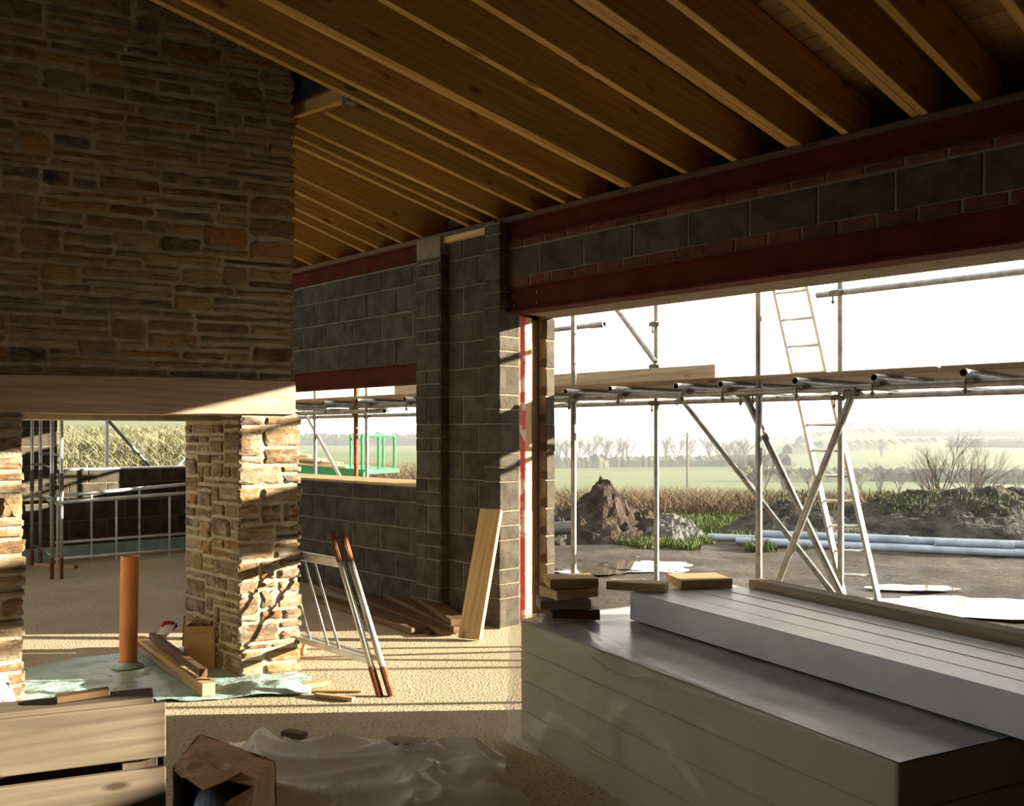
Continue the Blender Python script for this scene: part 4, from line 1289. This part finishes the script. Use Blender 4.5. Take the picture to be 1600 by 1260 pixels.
# hedges across the hillside
def hedge(label, pts, h, w, seed):
    m = MB(); n = 180; P = []
    for i in range(n+1):
        t = i/n*(len(pts)-1); k = min(int(t), len(pts)-2); f = t-k
        px, d = lerp(pts[k][0], pts[k+1][0], f), lerp(pts[k][1], pts[k+1][1], f)
        P.append(land_at(px, d))
    rings = []
    for i, p in enumerate(P):
        tdir = (P[min(i+1, n)]-P[max(i-1, 0)]); tdir.z = 0; tdir.normalize(); sdir = Vector((-tdir.y, tdir.x, 0))
        k = 1+.3*noise.noise(Vector((i*.21, seed, 0)))+.3*noise.noise(Vector((i*.9, seed, 4)))
        rings.append([p+sdir*w*a+ZU*h*b*k for a, b in ((-1,-.2),(-.8,.6),(0,1),(.8,.6),(1,-.2))])
    vs = [q for g in rings for q in g]
    fs = [(i*5+k, i*5+k+1, (i+1)*5+k+1, (i+1)*5+k) for i in range(n) for k in range(4)]
    m.add(vs, fs)
    return tag(m.build('field_hedge', M['hedge'], loc=P[n//2]), label, 'hedge', 'hedges dividing the fields')
hedge('low dark hedge at the foot of the hillside fields', [(1180, 92), (1380, 96), (1750, 88)], 1.3, 1.4, 1)
hedge('hedge crossing the middle of the hillside, right of the ladder', [(1230, 170), (1380, 178), (1480, 190), (1750, 180)], 1.8, 1.6, 2)
hedge('hedge along the upper hillside field', [(1250, 235), (1400, 250), (1750, 240)], 2.0, 2, 3)
hedge('highest hedge, just under the hill skyline', [(1330, 330), (1440, 335), (1750, 330)], 2.2, 2.5, 4)
hedge('brown hedge along the top of the pale green field', [(820, 128), (930, 130), (940, 133), (1150, 135), (1230, 130)], 1.5, 1.5, 5)
hedge('dark hedge on the skyline in the small side window', [(380, 250), (520, 250), (760, 245)], 3.2, 3, 7)
# telegraph pole
tp = thing('telegraph_pole', 'thin telegraph pole with cross arm in the pale field', 'pole', land_at(1074, 75))
b = land_at(1074, 75); m = MB(); m.tube([b, b+ZU*4.4], .09, 8); m.build('pole', M['bark'], tp)
m = MB(); m.box((b.x-.5, b.y-.05, b.z+4.1), (b.x+.5, b.y+.05, b.z+4.2)); m.build('cross_arm', M['bark'], tp)

# ------------------------------------------------------------------ green trailer with timber outside the side window
tc = wpx(535, 15, YARD)
trailer = thing('green_trailer', 'green painted flat trailer with end rails outside the side window', 'trailer', tc)
TA, TB = wpx(440, 15.6, 1.03), wpx(598, 14.6, .93)
timber('bed', TA, TB, .9, .07, M['green'], trailer); td = (TB-TA).normalized(); tn = Vector((-td.y, td.x, 0)).normalized()
timber('side_beam', TA-tn*.47-ZU*.07, TB-tn*.47-ZU*.07, .05, .16, M['green'], trailer)
for o_ in (-.42, 0, .42):
    m = MB(); q = TB + tn*o_ - td*.08; m.tube([q, q+ZU*.56], .022, 8); m.build('rail_post', M['green'], trailer)
    m = MB(); q = TB + tn*o_ - td*.30; m.tube([q, q+ZU*.56], .018, 8); m.build('rail_post', M['green'], trailer)
m = MB(); q = TB - td*.08 + ZU*.55; m.tube([q-tn*.43, q+tn*.43], .022, 8); m.build('rail', M['green'], trailer)
for f in (.25, .7):
    c = TA.lerp(TB, f)
    for sgn in (-1, 1):
        q = c + tn*.5*sgn; q.z = YARD + .3
        m = MB(); m.tube([q-tn*.08, q+tn*.08], .3, 20); m.build('wheel', M['black'], trailer)
    m = MB(); q = Vector((c.x, c.y, YARD+.3)); m.tube([q-tn*.45, q+tn*.45], .04, 8); m.build('axle', M['rust'], trailer)
    m = MB(); m.box((q.x-.1, q.y-.1, YARD+.3), (q.x+.1, q.y+.1, TA.lerp(TB, f).z-.03)); m.build('suspension', M['rust'], trailer)
for k in range(5):
    a = TA + tn*(-.36+.09*(k % 2)) + ZU*(.045+.042*k) + td*.02; b = TA.lerp(TB, .82-.13*k) + tn*(-.36+.09*(k % 2)) + ZU*(.045+.042*k)
    tag(timber('yellow_timber', a, b, .22, .04, M['plank']), ['lowest and longest', 'second lowest', 'middle', 'second highest', 'topmost and shortest'][k]+' yellow timber stacked on the green trailer', 'timber', 'timbers on the green trailer')

# ------------------------------------------------------------------ haze lying over the fields
m = MB()
m.prism([wpx(-700, 23, 0).to_2d()[:], wpx(2500, 23, 0).to_2d()[:], wpx(2500, 2600, 0).to_2d()[:], wpx(-700, 2600, 0).to_2d()[:]], -60, 120)
hz = bpy.data.materials.new('morning haze'); hz.use_nodes = True
t = hz.node_tree; t.nodes.clear()
out = t.nodes.new('ShaderNodeOutputMaterial'); vs_ = t.nodes.new('ShaderNodeVolumeScatter')
vs_.inputs['Color'].default_value = (.78, .88, 1, 1); vs_.inputs['Density'].default_value = .0013; vs_.inputs['Anisotropy'].default_value = .2
t.links.new(vs_.outputs[0], out.inputs['Volume'])
o = m.build('haze', hz, loc=wpx(900, 200, 0)); tag(o, 'pale morning haze hanging over the fields', 'haze', kind='stuff')
